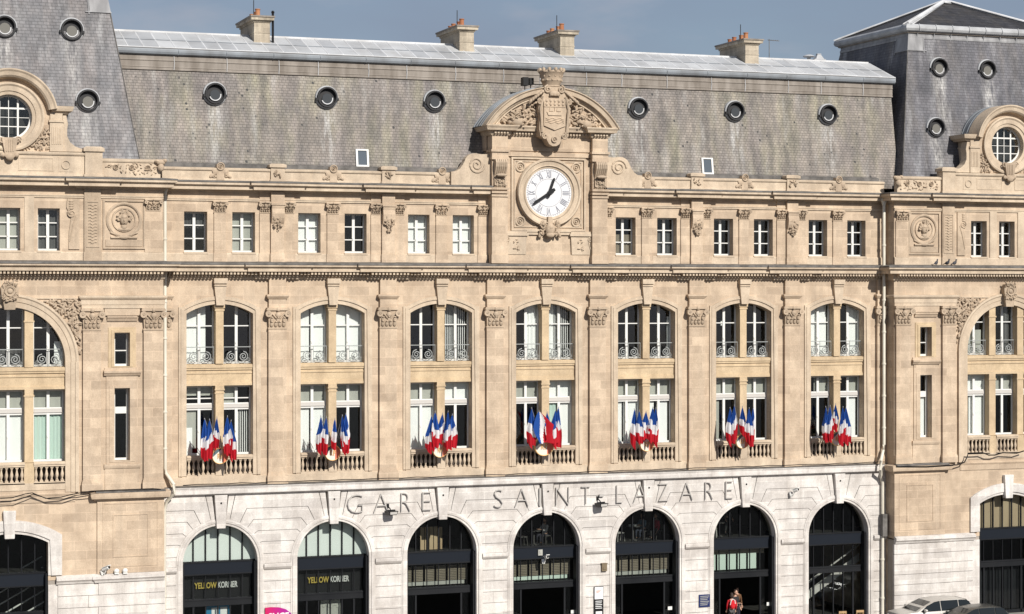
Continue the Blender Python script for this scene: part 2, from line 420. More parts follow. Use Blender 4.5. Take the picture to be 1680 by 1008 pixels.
RECESS_SHADE = newmat("brown_recess_shade", (0.06, 0.045, 0.035), 0.7)  # shade behind the balusters put into a near-black brown
PAINT_GREY = newmat("grey_transom_paint", (0.50, 0.48, 0.45), 0.5)
GLASS = glass("window_glass")
GLASS_SHOP = glass("shopfront_glass", (0.86, 0.88, 0.87), 0.018)
BLIND = weathered("white_blind", (0.80, 0.80, 0.79), (0.74, 0.745, 0.74), 0.8, 0, 0.8, (3, 1, 0.2))
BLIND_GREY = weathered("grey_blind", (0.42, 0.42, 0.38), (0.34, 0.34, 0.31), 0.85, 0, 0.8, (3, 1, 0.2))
CURTAIN = weathered("pale_green_curtain", (0.55, 0.66, 0.60), (0.42, 0.55, 0.50), 0.85, 0, 1.0, (6, 1, 0.05))
CURTAIN_DARK = weathered("dark_curtain", (0.12, 0.12, 0.12), (0.05, 0.05, 0.05), 0.85, 0, 1.0, (6, 1, 0.05))
ROOM = newmat("interior_shade_black", (0.035, 0.034, 0.032), 0.9, 0, 0.1)  # near-black base colour carries the shade of the unlit rooms
IRON = newmat("grey_painted_iron", (0.33, 0.345, 0.34), 0.5)
DARKMETAL = weathered("anthracite_metal", (0.018, 0.019, 0.021), (0.012, 0.013, 0.015), 0.45, 0.0, 0.6)
NAVY = newmat("blue_black_fascia", (0.013, 0.016, 0.022), 0.4)
FROST = weathered("frosted_panel", (0.80, 0.83, 0.80), (0.74, 0.78, 0.75), 0.7, 0, 0.7, (1, 1, 0.5))
TANPANEL = weathered("tan_panel", (0.46, 0.36, 0.24), (0.40, 0.30, 0.2), 0.8)
SHUTTER = weathered("slatted_shutter_tan", (0.26, 0.22, 0.17), (0.20, 0.17, 0.13), 0.8)
PALEBLIND = newmat("pale_green_shopblind", (0.58, 0.68, 0.60), 0.8)
BLACK = newmat("black_paint", (0.012, 0.012, 0.013), 0.4)
PIPE = weathered("cream_pipe_paint", (0.70, 0.67, 0.58), (0.58, 0.54, 0.45), 0.6, 0, 2.0)
BLUE = newmat("flag_blue", (0.015, 0.075, 0.33), 0.8)
for dm in (DARKMETAL, NAVY): dm.node_tree.nodes["Principled BSDF"].inputs["Specular IOR Level"].default_value = 0.12
FWHITE = newmat("flag_white", (0.80, 0.79, 0.80), 0.8)
RED = newmat("flag_red", (0.50, 0.010, 0.022), 0.8)
for fm in (BLUE, FWHITE, RED):                                   # thin cloth: lets some light through
    nt_ = fm.node_tree; pb = nt_.nodes["Principled BSDF"]; tr_ = nt_.nodes.new("ShaderNodeBsdfTranslucent"); tr_.inputs[0].default_value = pb.inputs["Base Color"].default_value
    mx_ = nt_.nodes.new("ShaderNodeMixShader"); mx_.inputs[0].default_value = 0.25; nt_.links.new(pb.outputs[0], mx_.inputs[1]); nt_.links.new(tr_.outputs[0], mx_.inputs[2]); nt_.links.new(mx_.outputs[0], nt_.nodes["Material Output"].inputs[0])
POLE = newmat("flagpole_grey", (0.25, 0.25, 0.27), 0.4)
GILT = newmat("gilt", (0.72, 0.46, 0.20), 0.45, 0.2)
SH_BLUE = newmat("faded_shield_blue", (0.10, 0.16, 0.18), 0.6)
SH_WHITE = newmat("faded_shield_white", (0.74, 0.70, 0.62), 0.6)
SH_RED = newmat("faded_shield_red", (0.66, 0.20, 0.12), 0.6)
DIAL = newmat("clock_dial_white", (0.66, 0.66, 0.665), 0.5)
NUMERAL = newmat("numeral_grey", (0.26, 0.27, 0.31), 0.6)
LETTER = newmat("letter_grey_metal", (0.44, 0.42, 0.395), 0.5, 0.1)
TERRA = weathered("terracotta", (0.30, 0.105, 0.05), (0.42, 0.20, 0.10), 0.8, 0, 2.0)
CHIM = stone("chimney_stone", (0.52, 0.46, 0.37), (0.40, 0.35, 0.28), (0.16, 0.145, 0.115), (0.5, 0.36), 0.75)
ASPHALT = weathered("asphalt", (0.055, 0.055, 0.057), (0.042, 0.042, 0.044), 0.9, 0, 3.0, (1, 1, 1), 0.35, 0.65, 0.3)
PAVE = weathered("pavement_granite", (0.30, 0.27, 0.25), (0.24, 0.22, 0.20), 0.85, 0, 1.5, (1, 1, 1), 0.35, 0.65, 0.2)
SKIN = newmat("skin", (0.52, 0.32, 0.23), 0.55)
HAIR = newmat("dark_hair", (0.03, 0.02, 0.015), 0.6)
WOOD = weathered("tan_wood", (0.45, 0.30, 0.15), (0.34, 0.22, 0.11), 0.6, 0, 3.0, (4, 4, 0.5))
DARKCHAIR = newmat("dark_chair", (0.09, 0.085, 0.08), 0.5)
def cloth(name, c): return newmat(name, c, 0.85)

# ------------------------------------------------------------------ ground
g = MB(); g.box(-800, 800, -500, 500, -0.6, -0.14); tag(g.build("ground", ASPHALT), None, None, None, "structure")
g = MB(); g.box(-40, 80, -7.5, 12, -0.5, 0.0); tag(g.build("pavement", PAVE), None, None, None, "structure")
g = MB(); g.box(-40, 80, -7.8, -7.504, -0.5, 0.006); tag(g.build("kerb", PAVE), None, None, None, "structure")

# ------------------------------------------------------------------ the building
B = empty("station_building", "long pale limestone railway station with a clock over its centre and slate mansard roofs", "building")
BAY = 5.6
LX, RX = -2.9, 36.5                                              # inner corners of the end pavilions
PAV = (-10.0, 43.6)
WINS = {"n": 0}

def bump_path(x0, x1, y, bumps):                                 # straight front with pieces broken forward
    pts = [(x0, y)]
    for a, b, p in sorted(bumps):
        pts += [(a, y), (a, y - p), (b, y - p), (b, y)]
    pts.append((x1, y))
    return pts
JOINTS = [2.8 + BAY*i for i in range(-1, 7)]

def leafy(mb, n, inside, y, size, rng, flat=0.5, lift=0.06):     # carved foliage: many small leaves and curls on a face
    c = 0; tries = 0
    while c < n and tries < n*60:
        tries += 1
        x, z = inside(rng)
        if x is None: continue
        s = size * rng.uniform(0.6, 1.3)
        mb.blob((x, y - lift*rng.random(), z), (s, s*flat, s*0.42), Euler((rng.uniform(-.5, .5), rng.uniform(0, 6.3), rng.uniform(-.6, .6))), 6, 4)
        c += 1
def capital(mb, cx, yf, yb, z0, z1, hw, rng):
    h = z1 - z0; e = hw*1.27
    mb.box(cx-hw*1.05, cx+hw*1.05, yf-.03, yb, z0-.01, z0+.07*h)
    mb.frustum((cx-hw*.96, cx+hw*.96, yf, yb), (cx-hw*1.08, cx+hw*1.08, yf-.08, yb), z0+.07*h, z1-.14*h)
    mb.box(cx-e, cx+e, yf-.16, yb, z1-.13*h, z1-.05*h)
    mb.box(cx-e*.94, cx+e*.94, yf-.13, yb, z1-.05*h, z1)
    for row, (zz, n, ww) in enumerate(((.22, 4, .9), (.42, 3, 1.0))):
        for i in range(n):
            x = cx + hw*ww*(2*(i+.5)/n - 1)
            mb.blob((x, yf-.05-.03*row, z0+zz*h), (hw*.20, .06, h*.15), Euler((.25, 0, rng.uniform(-.1, .1))), 7, 5)
            mb.blob((x, yf-.12-.03*row, z0+(zz+.12)*h), (hw*.15, .06, h*.045), None, 6, 4)
    for s in (-1, 1):
        x = cx + s*e*.83
        mb.ring((x, yf-.13, z1-.29*h), [(h*.06, -.05), (h*.155, -.06), (h*.155, .1), (h*.06, .1)], 12)
        mb.blob((x, yf-.15, z1-.29*h), (h*.06, .06, h*.06), None, 7, 4)
        mb.tube([(cx+s*hw*.2, yf-.09, z0+.5*h), (cx+s*hw*.45, yf-.11, z0+.62*h), (x-s*.02, yf-.13, z1-.16*h)], .03*h+.01, 5)
    mb.blob((cx, yf-.15, z1-.09*h), (h*.1, .08, h*.11), None, 8, 5)
    mb.blob((cx, yf-.13, z1-.34*h), (h*.13, .09, h*.14), None, 8, 5)
def rosette(mb, x, y, z, r):
    mb.ring((x, y, z), [(r*.72, 0), (r*.72, -.05), (r*.86, -.07), (r, -.05), (r, 0)], 18)
    mb.ring((x, y, z), [(r*.34, 0), (r*.38, -.05), (r*.48, -.05), (r*.52, 0)], 14)
    mb.blob((x, y-.02, z), (r*.22, .06, r*.22), None, 8, 4)
def spiral(x, y, z, r, turns, start, sgn, n=22):
    out = []
    for i in range(n+1):
        t = i/n; a = start + sgn*2*math.pi*turns*t; rr = r*(1-t*.86)
        out.append((x + rr*math.cos(a), y, z + rr*math.sin(a)))
    return out

def window(x0, x1, z0, z1, y, bars=(), transom=None, content=(), st=.075, mid=.135, fan=False, parent=None):
    """a white casement window; bars = heights of glazing bars, transom = (z0, z1); content = (kind, a, b, c, d) in fractions"""
    f = MB(); cx = (x0+x1)/2
    f.box(x0, x0+st, y, y+.08, z0, z1); f.box(x1-st, x1, y, y+.08, z0, z1)
    f.box(x0+st, x1-st, y, y+.08, z1-st, z1); f.box(x0+st, x1-st, y-.01, y+.09, z0, z0+st*1.3)
    f.box(cx-mid/2, cx+mid/2, y-.02, y+.07, z0+st*1.3, z1-st)
    for b in bars:
        f.box(x0+st, cx-mid/2, y+.004, y+.065, b-.025, b+.025); f.box(cx+mid/2, x1-st, y+.004, y+.065, b-.025, b+.025)
    if transom:
        f.box(x0+st, x1-st, y-.006, y+.075, transom[0]-.08, transom[0]); 
        f.box(x0+st, cx-mid/2, y-.002, y+.07, transom[1], transom[1]+.05); f.box(cx+mid/2, x1-st, y-.002, y+.07, transom[1], transom[1]+.05)
    if st > .05: f.box(cx-.05, cx+.0, y-.055, y-.02, z0+(z1-z0)*.33, z0+(z1-z0)*.33+.1)
    w = f.build("window", PAINT, parent or B)
    if transom:
        tb = MB(); tb.box(x0+st, x1-st, y-.04, y+.09, transom[0], transom[1]); tb.box(x0+st-.01, x1-st+.01, y-.055, y+.06, transom[0]+.02, transom[0]+.06); tb.build("transom", PAINT_GREY, w)
    p = MB(); p.box(x0+st*.5, x1-st*.5, y+.035, y+.04, z0+st, z1-st*.5); p.build("pane", GLASS, w)
    for kind, a, b, c, d in content:
        xa, xb = x0 + (x1-x0)*a, x0 + (x1-x0)*b; za, zb = z0 + (z1-z0)*c, z0 + (z1-z0)*d
        k = MB(); yy = y + .16
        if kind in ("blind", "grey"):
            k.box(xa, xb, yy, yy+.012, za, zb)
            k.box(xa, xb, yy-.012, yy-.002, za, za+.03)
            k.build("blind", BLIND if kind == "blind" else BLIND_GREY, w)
        elif kind == "strips":
            n = max(3, int((xb-xa)/.105)); s = (xb-xa)/n
            for i in range(n):
                cxs = xa + s*(i+.5)
                k.add([(cxs-s*.30, yy-.03, za), (cxs+s*.26, yy+.03, za), (cxs+s*.26, yy+.03, zb), (cxs-s*.30, yy-.03, zb)], [(0, 1, 2, 3)])
            k.build("vertical_blind", BLIND, w)
        elif kind == "paper":
            k.box(xa, xb, y+.05, y+.056, za, zb); k.build("paper", BLIND, w)
        else:
            n = max(8, int((xb-xa)/.04)); vs = []
            for i in range(n+1):
                x = xa + (xb-xa)*i/n; o = .035*math.sin(i*1.45) + .015*math.sin(i*.61)
                vs += [(x, yy+o, za), (x, yy+o*.6, zb)]
            k.add(vs, [(2*i, 2*i+2, 2*i+3, 2*i+1) for i in range(n)])
            k.build("curtain", {"curtain": BLIND, "green": CURTAIN, "dark": CURTAIN_DARK, "tan": SHUTTER}[kind], w, True)
    return w

def railing(x0, x1, y, z0, z1):
    m = MB()
    m.tube([(x0, y, z1), (x1, y, z1)], .022, 5); m.tube([(x0, y, z0+.05), (x1, y, z0+.05)], .014, 5)
    h = z1 - z0; r = h*.30; zc = z0 + h*.43; cx = (x0+x1)/2
    for s in (-1, 1):
        c = cx + s*(x1-x0)*.215
        m.tube(spiral(c, y-.01, zc, r, 2.0, math.pi/2, -s), .026, 5)
        m.tube(spiral(cx + s*(x1-x0)*.42, y-.01, z0+h*.24, r*.38, 1.3, math.pi*.5, s, 12), .013, 5)
        m.tube([(cx + s*.03, y, z0+.05), (cx+s*.04, y, z0+h*.2), (c - s*r*.8, y, z0+h*.13), (c, y, zc-r), (c+s*r*.6, y, z0+h*.16), (cx + s*(x1-x0)*.42, y, z0+h*.1)], .012, 4)
        m.tube([(cx + s*(x1-x0)*.485, y, z0), (cx + s*(x1-x0)*.485, y, z1)], .014, 5)
    m.tube([(cx, y, z0), (cx, y, z1)], .016, 5)
    return m.build("balcony_railing", IRON, B, True)

def baluster_mesh():
    m = MB()
    m.box(-.075, .075, -.075, .075, 0, .07); m.box(-.07, .07, -.07, .07, .64, .71)
    m.lathe((0, 0, .07), [(.045, 0), (.06, .03), (.035, .06), (.04, .10), (.078, .22), (.075, .29), (.045, .42), (.034, .49), (.055, .52), (.05, .57)], 10)
    return m.mesh("baluster", TRIM, True)
BALU = baluster_mesh()
def balustrade(x0, x1, z, y, n, parent=None):
    m = MB()
    m.box(x0, x1, y-.13, y+.14, z+.71, z+.92); m.box(x0, x1, y-.17, y+.15, z+.80, z+.88)
    o = m.build("balustrade", TRIM, parent or B)
    m = MB(); m.box(x0, x1, y-.11, y+.13, z-.10, z-.004); m.build("foot_rail", TRIM, o)
    for i in range(n):
        b = bpy.data.objects.new("baluster", BALU); COL.objects.link(b); b.parent = o
        b.location = (x0 + (x1-x0)*(i+.5)/n, y, z)
    return o

# ---- ground floor: seven arches in white rusticated stone
ARCH_R, ARCH_Z = 1.82, 4.72
gw = MB()
outer = [(LX-.4, -.3), (RX+.4, -.3), (RX+.4, 8.1), (LX-.4, 8.1)]
gw.plate(outer, [arch_open(k*BAY, ARCH_R+.04, -.2, ARCH_Z, ARCH_R+.04) for k in range(7)], -.02, .72)
gw.build("rusticated_backing", JOINT, B)
rb = MB()
RO = 2.14                                                        # outside of the archivolt
angs = [R(12.5), R(26.5), R(38.5), R(51), R(65), R(79)]
hz = [8.0, 7.3, 6.75, 6.2, 5.67, 5.08]
G = .011; YF, YB = -.15, -.015
def arcp(cx, a, r=RO): return (cx + r*math.sin(a), ARCH_Z + r*math.cos(a))
def rad_to(cx, a, z): return (cx + (z-ARCH_Z)*math.tan(a), z)
rowh = .552
for j in range(-1, 7):
    xl, xr = j*BAY, (j+1)*BAY                                    # arch centres on either side of this pier
    hasl, hasr = j >= 0, j+1 <= 6
    left_end, right_end = LX+.02, RX-.02
    for q in range(len(angs)):                                   # courses between joint q and q+1
        at_, zt = angs[q], hz[q]
        ab, zb = (angs[q+1], hz[q+1]) if q+1 < len(angs) else (R(89), 4.60)
        da = G/RO
        pts = []
        if hasl:
            pts += [rad_to(xl, at_+da, zt-G)] if True else []
            arc = [arcp(xl, at_+da + (ab-at_-2*da)*i/4) for i in range(5)]
            pts += arc + ([rad_to(xl, ab-da, zb+G)] if q+1 < len(angs) else [(xl+RO, zb+G)])
        else:
            pts += [(left_end, zt-G), (left_end, zb+G)]
        if hasr:
            pts += ([rad_to(xr, -(ab-da), zb+G)] if q+1 < len(angs) else [(xr-RO, zb+G)])
            pts += [arcp(xr, -(ab-da) + (ab-at_-2*da)*i/4) for i in range(5)]
            pts += [rad_to(xr, -(at_+da), zt-G)]
        else:
            pts += [(right_end, zb+G), (right_end, zt-G)]
        rb.plate(pts[::-1], (), YF + random.uniform(-.004, .004), YB)
    for q in range(8):                                           # plain courses below the impost
        zb, zt = 4.29 - (q+1)*rowh, 4.29 - q*rowh
        a = xl + RO if hasl else left_end; b = xr - RO if hasr else right_end
        if q % 2 == 0 or b-a < 1.0: rb.box(a, b, YF + random.uniform(-.004, .004), YB, zb+G, zt-G)
        else:
            mcut = (a+b)/2 + random.uniform(-.1, .1)
            rb.box(a, mcut-.004, YF-.001, YB, zb+G, zt-G); rb.box(mcut+.004, b, YF+.002, YB, zb+G, zt-G)
    a = xl + RO - .02 if hasl else left_end; b = xr - RO + .02 if hasr else right_end
    rb.sweep([(a, -.02), (b, -.02)], [(-.0, 4.30), (.16, 4.30), (.22, 4.36), (.28, 4.44), (.28, 4.56), (.2, 4.60), (-.0, 4.60)])
for k in range(7):                                               # upright voussoirs beside the keystones
    for s in (-1, 1):
        a0, a1 = R(7.2), angs[0] - G/RO
        pts = [rad_to(k*BAY, a0, 8.0-G), *[arcp(k*BAY, a0 + (a1-a0)*i/3) for i in range(4)], rad_to(k*BAY, a1, 8.0-G)]
        pts = [(k*BAY + s*(p[0]-k*BAY), p[1]) for p in pts]
        rb.plate(pts, (), YF, YB)
rb.build("rusticated_wall", WHITE, B)
for k in range(7):
    ar = MB(); cx = k*BAY
    prof = [(ARCH_R, .3), (ARCH_R, -.17), (ARCH_R+.10, -.17), (ARCH_R+.12, -.215), (ARCH_R+.22, -.225), (ARCH_R+.26, -.19), (RO-.004, -.18), (RO-.004, .02), (ARCH_R+.05, .3)]
    ar.ring((cx, 0, ARCH_Z), prof, 40, 0, math.pi)
    for s in (-1, 1):
        x = cx + s*ARCH_R
        def bx(a, b, yf): ar.box(min(x+s*a, x+s*b), max(x+s*a, x+s*b), yf, .3, -.05, ARCH_Z)
        bx(0, .10, -.17); bx(.10, .24, -.222); bx(.24, RO-ARCH_R-.004, -.18)
    ar.build("archivolt", WHITE, B)
    ks = MB()
    ks.plate([(cx-.21, 6.40), (cx+.21, 6.40), (cx+.31, 8.0), (cx-.31, 8.0)], (), -.34, .2)
    o = ks.build("keystone", WHITE, B, False, .015)
    d = MB(); d.lathe((cx, -.345, 7.62), [(.0, -.02), (.045, -.02), (.05, .01)], 8, 'Y'); d.build("hole_disc", BLACK, o)  # black disc drawn in place of a small dark hole

sc = MB()
sc.sweep([(LX-.06, 0), (RX+.06, 0)], [(-.1, 7.99), (.18, 7.99), (.22, 8.06), (.36, 8.07), (.37, 8.10), (.37, 8.34), (.40, 8.36), (.40, 8.42), (-.1, 8.47)])
sc.build("string_course", WHITE, B)
sc = MB(); sc.sweep([(LX-.05, 0), (RX+.05, 0)], [(-.05, 8.465), (.41, 8.415), (.41, 8.44), (-.05, 8.50)]); sc.build("lead_flashing", LEDGE, B)

# shop fronts and glazed doors behind the arches
def shopfront(cx, hw, kind, ybase=.0, top=6.6):
    f = MB(); y0, y1 = ybase+.42, ybase+.52
    for x in (-1.2, -.6, 0, .6, 1.2):
        f.box(cx+x-.028, cx+x+.028, y0, y1, 4.72, top); f.box(cx+x-.018, cx+x+.018, y0+.02, y1, 2.95, 4.15)
    for s in (-1, 1):
        a, b = sorted((cx+s*(hw-.11), cx+s*(hw+.02)))
        f.box(a, b, ybase+.06, y1+.02, 0, 4.72)
        a, b = sorted((cx+s*1.155, cx+s*1.245)); f.box(a, b, y0-.01, y1, 0, 2.62)
    f.box(cx-hw, cx+hw, y0-.05, y1+.01, 2.60, 2.70); f.box(cx-hw, cx+hw, y0-.02, y1+.01, 2.70, 2.87); f.box(cx-hw, cx+hw, y0-.05, y1+.01, 2.87, 2.95)
    f.box(cx-hw, cx+hw, y0-.06, y1+.01, 4.10, 4.15); f.box(cx-hw, cx+hw, y0-.06, y1+.01, 4.69, 4.76)
    f.box(cx-hw, cx+hw, y0-.01, y1, 0, .18)
    if kind == "shop":
        f.box(cx-.03, cx+.03, y0, y1, .18, 2.6); f.box(cx-.63, cx-.57, y0, y1, .18, 2.6); f.box(cx+.57, cx+.63, y0, y1, .18, 2.6)
    w = f.build("shopfront", DARKMETAL, B)
    n = MB(); n.box(cx-hw, cx+hw, y0-.03, y1+.005, 4.15, 4.69); n.build("fascia", NAVY, w)
    p = MB(); p.box(cx-hw, cx+hw, y0+.06, y0+.066, 4.74, top); p.box(cx-hw, cx+hw, y0+.06, y0+.066, 2.93, 4.12)
    if kind == "shop" : p.box(cx-hw, cx+hw, y0+.06, y0+.066, .18, 2.62)
    else:
        for s in (-1, 1):
            a, b = sorted((cx+s*1.2, cx+s*hw)); p.box(a, b, y0+.06, y0+.066, .18, 2.62)
    p.build("pane", GLASS_SHOP, w)
    return w
SHOPS = {}
for k in range(7):
    cx = k*BAY
    w = shopfront(cx, ARCH_R, "shop" if k in (0, 1, 6) else "door"); SHOPS[k] = w
    if k < 2:
        m = MB(); m.box(cx-1.9, cx+1.9, .53, .57, 4.77, 6.7); m.build("frosted_panel", FROST, w)
        m = MB(); m.box(cx-1.8, cx+1.8, .72, .76, 2.8, 4.3); m.build("sign_backing", BLACK, w)
    if k in (2, 3, 4):
        m = MB()
        for x in (-1.5, -.9, -.3, .3, .9, 1.45):
            xa, xb = cx+x-.24, cx+x+.18
            for q in range(9): m.box(xa, xb, .85, .88, 3.20+q*.085, 3.20+q*.085+.062)
            m.box(xa-.03, xa, .84, .89, 3.0, 4.0); m.box(xb, xb+.02, .84, .89, 3.0, 4.0)
        m.build("slatted_shutter", SHUTTER, w)
        m = MB(); m.box(cx-1.75, cx+1.5, .83, .87, 2.99, 3.17); m.build("pale_ledge", PALEBLIND if k == 3 else BLIND_GREY, w)
    if k == 5:
        m = MB()
        for x in (-1.5, -.9, -.3, .3, .9): m.box(cx+x-.26, cx+x+.22, .75, .77, 3.0, 3.82)
        m.build("pale_blind", PALEBLIND, w)
        m = MB(); m.box(cx-1.7, cx+1.6, .78, .80, 3.82, 4.1); m.build("blind_case", SHUTTER, w)

# ---- upper two storeys between the pavilions
uw = MB()
holes = [arch_open(k*BAY, 1.62, 8.93, 16.72, .46) for k in range(7)]
uw.plate([(LX-.3, 8.05), (RX+.3, 8.05), (RX+.3, 18.6), (LX-.3, 18.6)], holes, 0, .70)
uw.build("upper_wall", STONE, B)
pl = MB(); pl.sweep([(LX, 0), (RX, 0)], [(-.05, 8.46), (.05, 8.46), (.05, 8.86), (-.05, 8.92)]); pl.build("plinth", TRIM, B)
for k in range(7):
    cx = k*BAY
    hd = MB()                                                    # moulded surround and hood of the tall opening
    r_i = (1.62**2 + .46**2) / (2*.46); cz = 16.72 + .46 - r_i; am = math.asin(1.62/r_i)
    def band(i0, i1, yf):
        a0 = math.asin(min(.999, (1.62+i0)/(r_i+i0))); 
        o = arcpts(cx, cz, r_i+i1, math.pi/2-am, math.pi/2+am, 14); i = arcpts(cx, cz, r_i+i0, math.pi/2-am, math.pi/2+am, 14)
        hd.plate(o + i[::-1], (), yf, .03)
        for s in (-1, 1):
            xo, xi = cx+s*(1.62+i1), cx+s*(1.62+i0)
            top_o, top_i = (o[0][1], i[0][1])
            pts = [(xi, 8.93), (xo, 8.93), (xo, top_o-(.0)), (cx+s*(o[0][0]-cx), top_o), (cx+s*(i[0][0]-cx), top_i)]
            ded = []
            for p in pts:
                if not ded or (abs(p[0]-ded[-1][0]) + abs(p[1]-ded[-1][1])) > 1e-4: ded.append(p)
            hd.plate(ded, (), yf, .03)
    band(0.0, .20, -.045); band(.20, .27, -.10); band(.27, .38, -.07)
    hd.build("window_surround", TRIM, B)
    ky = MB()
    ky.plate([(cx-.20, 17.12), (cx+.20, 17.12), (cx+.29, 18.05), (cx-.29, 18.05)], (), -.20, .3)
    ky.box(cx-.31, cx+.31, -.25, .1, 18.05, 18.11); ky.box(cx-.29, cx+.29, -.22, .1, 18.11, 18.17); ky.box(cx-.33, cx+.33, -.30, .1, 18.17, 18.42)
    ky.build("keystone", TRIM, B)
    mu = MB()
    mu.box(cx-.20, cx+.20, .03, .62, 9.88, 13.02); mu.box(cx-.24, cx+.24, -.01, .62, 13.02, 13.10); mu.box(cx-.215, cx+.215, .01, .62, 13.10, 13.25)
    mu.box(cx-.24, cx+.24, 0, .62, 12.86, 12.92)
    mu.box(cx-.19, cx+.19, .03, .62, 14.30, 16.85); mu.box(cx-.23, cx+.23, .0, .62, 16.85, 16.93); mu.box(cx-.25, cx+.25, -.02, .62, 16.98, 17.15)
    mu.frustum((cx-.19, cx+.19, .03, .62), (cx-.24, cx+.24, -.01, .62), 16.93, 16.98)
    mu.build("window_pier", GOLD, B)
    sp = MB()
    sp.box(cx-1.62, cx+1.62, .12, .66, 13.25, 14.28); sp.box(cx-1.62, cx+1.62, .02, .3, 14.10, 14.26); sp.box(cx-1.62, cx+1.62, .06, .3, 14.0, 14.10)
    sp.box(cx-1.62, cx+1.62, .085, .3, 13.82, 13.90); sp.box(cx-1.62, cx+1.62, .07, .3, 13.25, 13.36); sp.box(cx-1.62, cx+1.62, .09, .3, 13.36, 13.43)
    sp.build("spandrel_panel", GOLD, B)
    bk = MB(); bk.box(cx-1.62, cx+1.62, .56, .68, 8.93, 9.9); bk.build("recess_shade_panel", RECESS_SHADE, B)  # dark sheet added where the balustrade recess is only shaded
    pd = MB(); pd.box(cx-.21, cx+.21, -.06, .5, 8.93, 9.69); pd.box(cx-1.62, cx+1.62, -.04, .5, 8.70, 8.93); pd.box(cx-.23, cx+.23, -.08, .5, 9.69, 9.88); pd.build("balcony_pedestal", TRIM, B)
    for s in (-1, 1):
        a, b = sorted((cx+s*.215, cx+s*1.60)); balustrade(a, b, 8.98, .08, 6)

U = {0: ([("blind", 0, .74, 0, 1)], []),
     1: ([("blind", 0, .42, 0, 1), ("blind", .46, 1, 0, 1)], [("blind", 0, 1, 0, 1)]),
     2: ([], [("strips", 0, 1, 0, 1)]),
     3: ([("curtain", .58, 1, 0, 1)], [("curtain", 0, .34, 0, 1), ("strips", .36, 1, 0, 1)]),
     4: ([], [("curtain", .88, 1, 0, .75)]),
     5: ([("paper", .40, .50, .58, .66)], []),
     6: ([("blind", .22, .92, 0, 1), ("paper", 0, .22, 0, .42)], [("blind", .62, 1, 0, 1)])}
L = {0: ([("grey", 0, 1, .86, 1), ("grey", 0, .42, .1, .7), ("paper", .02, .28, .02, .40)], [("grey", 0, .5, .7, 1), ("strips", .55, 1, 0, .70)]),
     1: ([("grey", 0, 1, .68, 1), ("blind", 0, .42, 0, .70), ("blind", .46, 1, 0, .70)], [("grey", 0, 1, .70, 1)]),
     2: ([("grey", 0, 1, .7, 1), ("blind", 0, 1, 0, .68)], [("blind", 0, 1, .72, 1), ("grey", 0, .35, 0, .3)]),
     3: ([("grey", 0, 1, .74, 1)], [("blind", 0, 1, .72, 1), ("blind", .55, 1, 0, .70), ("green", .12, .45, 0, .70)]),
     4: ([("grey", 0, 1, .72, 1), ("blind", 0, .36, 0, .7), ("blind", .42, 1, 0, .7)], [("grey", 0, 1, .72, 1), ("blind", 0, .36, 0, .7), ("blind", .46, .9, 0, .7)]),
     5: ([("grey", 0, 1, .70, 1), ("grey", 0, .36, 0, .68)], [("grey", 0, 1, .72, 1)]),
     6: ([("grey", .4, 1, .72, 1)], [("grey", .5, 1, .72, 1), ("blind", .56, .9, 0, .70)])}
for k in range(7):
    cx = k*BAY
    for i, s in enumerate((-1, 1)):
        a, b = sorted((cx+s*.19, cx+s*1.63))
        window(a, b, 14.29, 17.2, .52, (16.12,), None, U[k][i])
        railing(a+.03, b-.03, .26, 14.29, 15.1)
        window(a, b, 9.88, 13.22, .52, ((12.62,) if k == 0 else ()), (12.14, 12.34), L[k][i])

cap_rng = random.Random(3)
for j, x in enumerate(JOINTS):                                   # giant pilasters
    p = MB(); hw = .45
    p.box(x-hw, x+hw, -.20, .04, 9.0, 15.98)
    p.box(x-hw-.06, x+hw+.06, -.27, .04, 8.46, 8.86); p.box(x-hw-.04, x+hw+.04, -.25, .04, 8.86, 8.93); p.box(x-hw-.02, x+hw+.02, -.225, .04, 8.93, 9.0)
    p.box(x-hw+.02, x+hw-.02, -.19, .04, 16.99, 17.42)
    p.sweep([(x-hw+.02, .04), (x-hw+.02, -.19), (x+hw-.02, -.19), (x+hw-.02, .04)], [(-.02, 17.42), (.03, 17.42), (.10, 17.52), (.12, 17.55), (.12, 17.62), (-.02, 17.66)])
    p.box(x-hw+.03, x+hw-.03, -.18, .04, 17.64, 18.45)
    o = p.build("pilaster", STONE, B)
    c = MB(); capital(c, x, -.20, .02, 15.97, 17.0, hw, cap_rng); c.build("capital", CARVE, o, True)

# ---- main cornice, attic, upper cornice
def facade_path(bc, bp):
    left = [(PAV[0]-7.1, 5.0), (PAV[0]-7.1, -1.0)]
    mid = bump_path(LX, RX, 0.0, bc)
    return left + bump_path(PAV[0]-7.1, LX, -1.0, bp(PAV[0]))[1:-1] + [(LX, -1.0)] + mid + [(RX, -1.0)] + bump_path(RX, PAV[1]+7.1, -1.0, bp(PAV[1]))[1:-1] + [(PAV[1]+7.1, -1.0), (PAV[1]+7.1, 5.0)]
mp = facade_path([(x-1.02, x+1.02, .10) for x in JOINTS[1:-1]], lambda c: [])
mc = MB()
mc.sweep(mp, [(-.05, 18.38), (.05, 18.38), (.08, 18.44), (.10, 18.54), (.10, 18.71), (.16, 18.73), (.54, 18.745), (.54, 18.90), (.565, 18.91), (.60, 18.95), (.66, 18.97), (.68, 18.99), (.68, 19.12), (-.05, 19.20)])
mc.build("main_cornice", TRIM, B)
fl = MB(); fl.sweep(mp, [(-.02, 19.20), (.70, 19.07), (.71, 19.07), (.71, 19.15), (-.02, 19.24)]); fl.build("lead_flashing", LEDGE, B)
dn = MB()
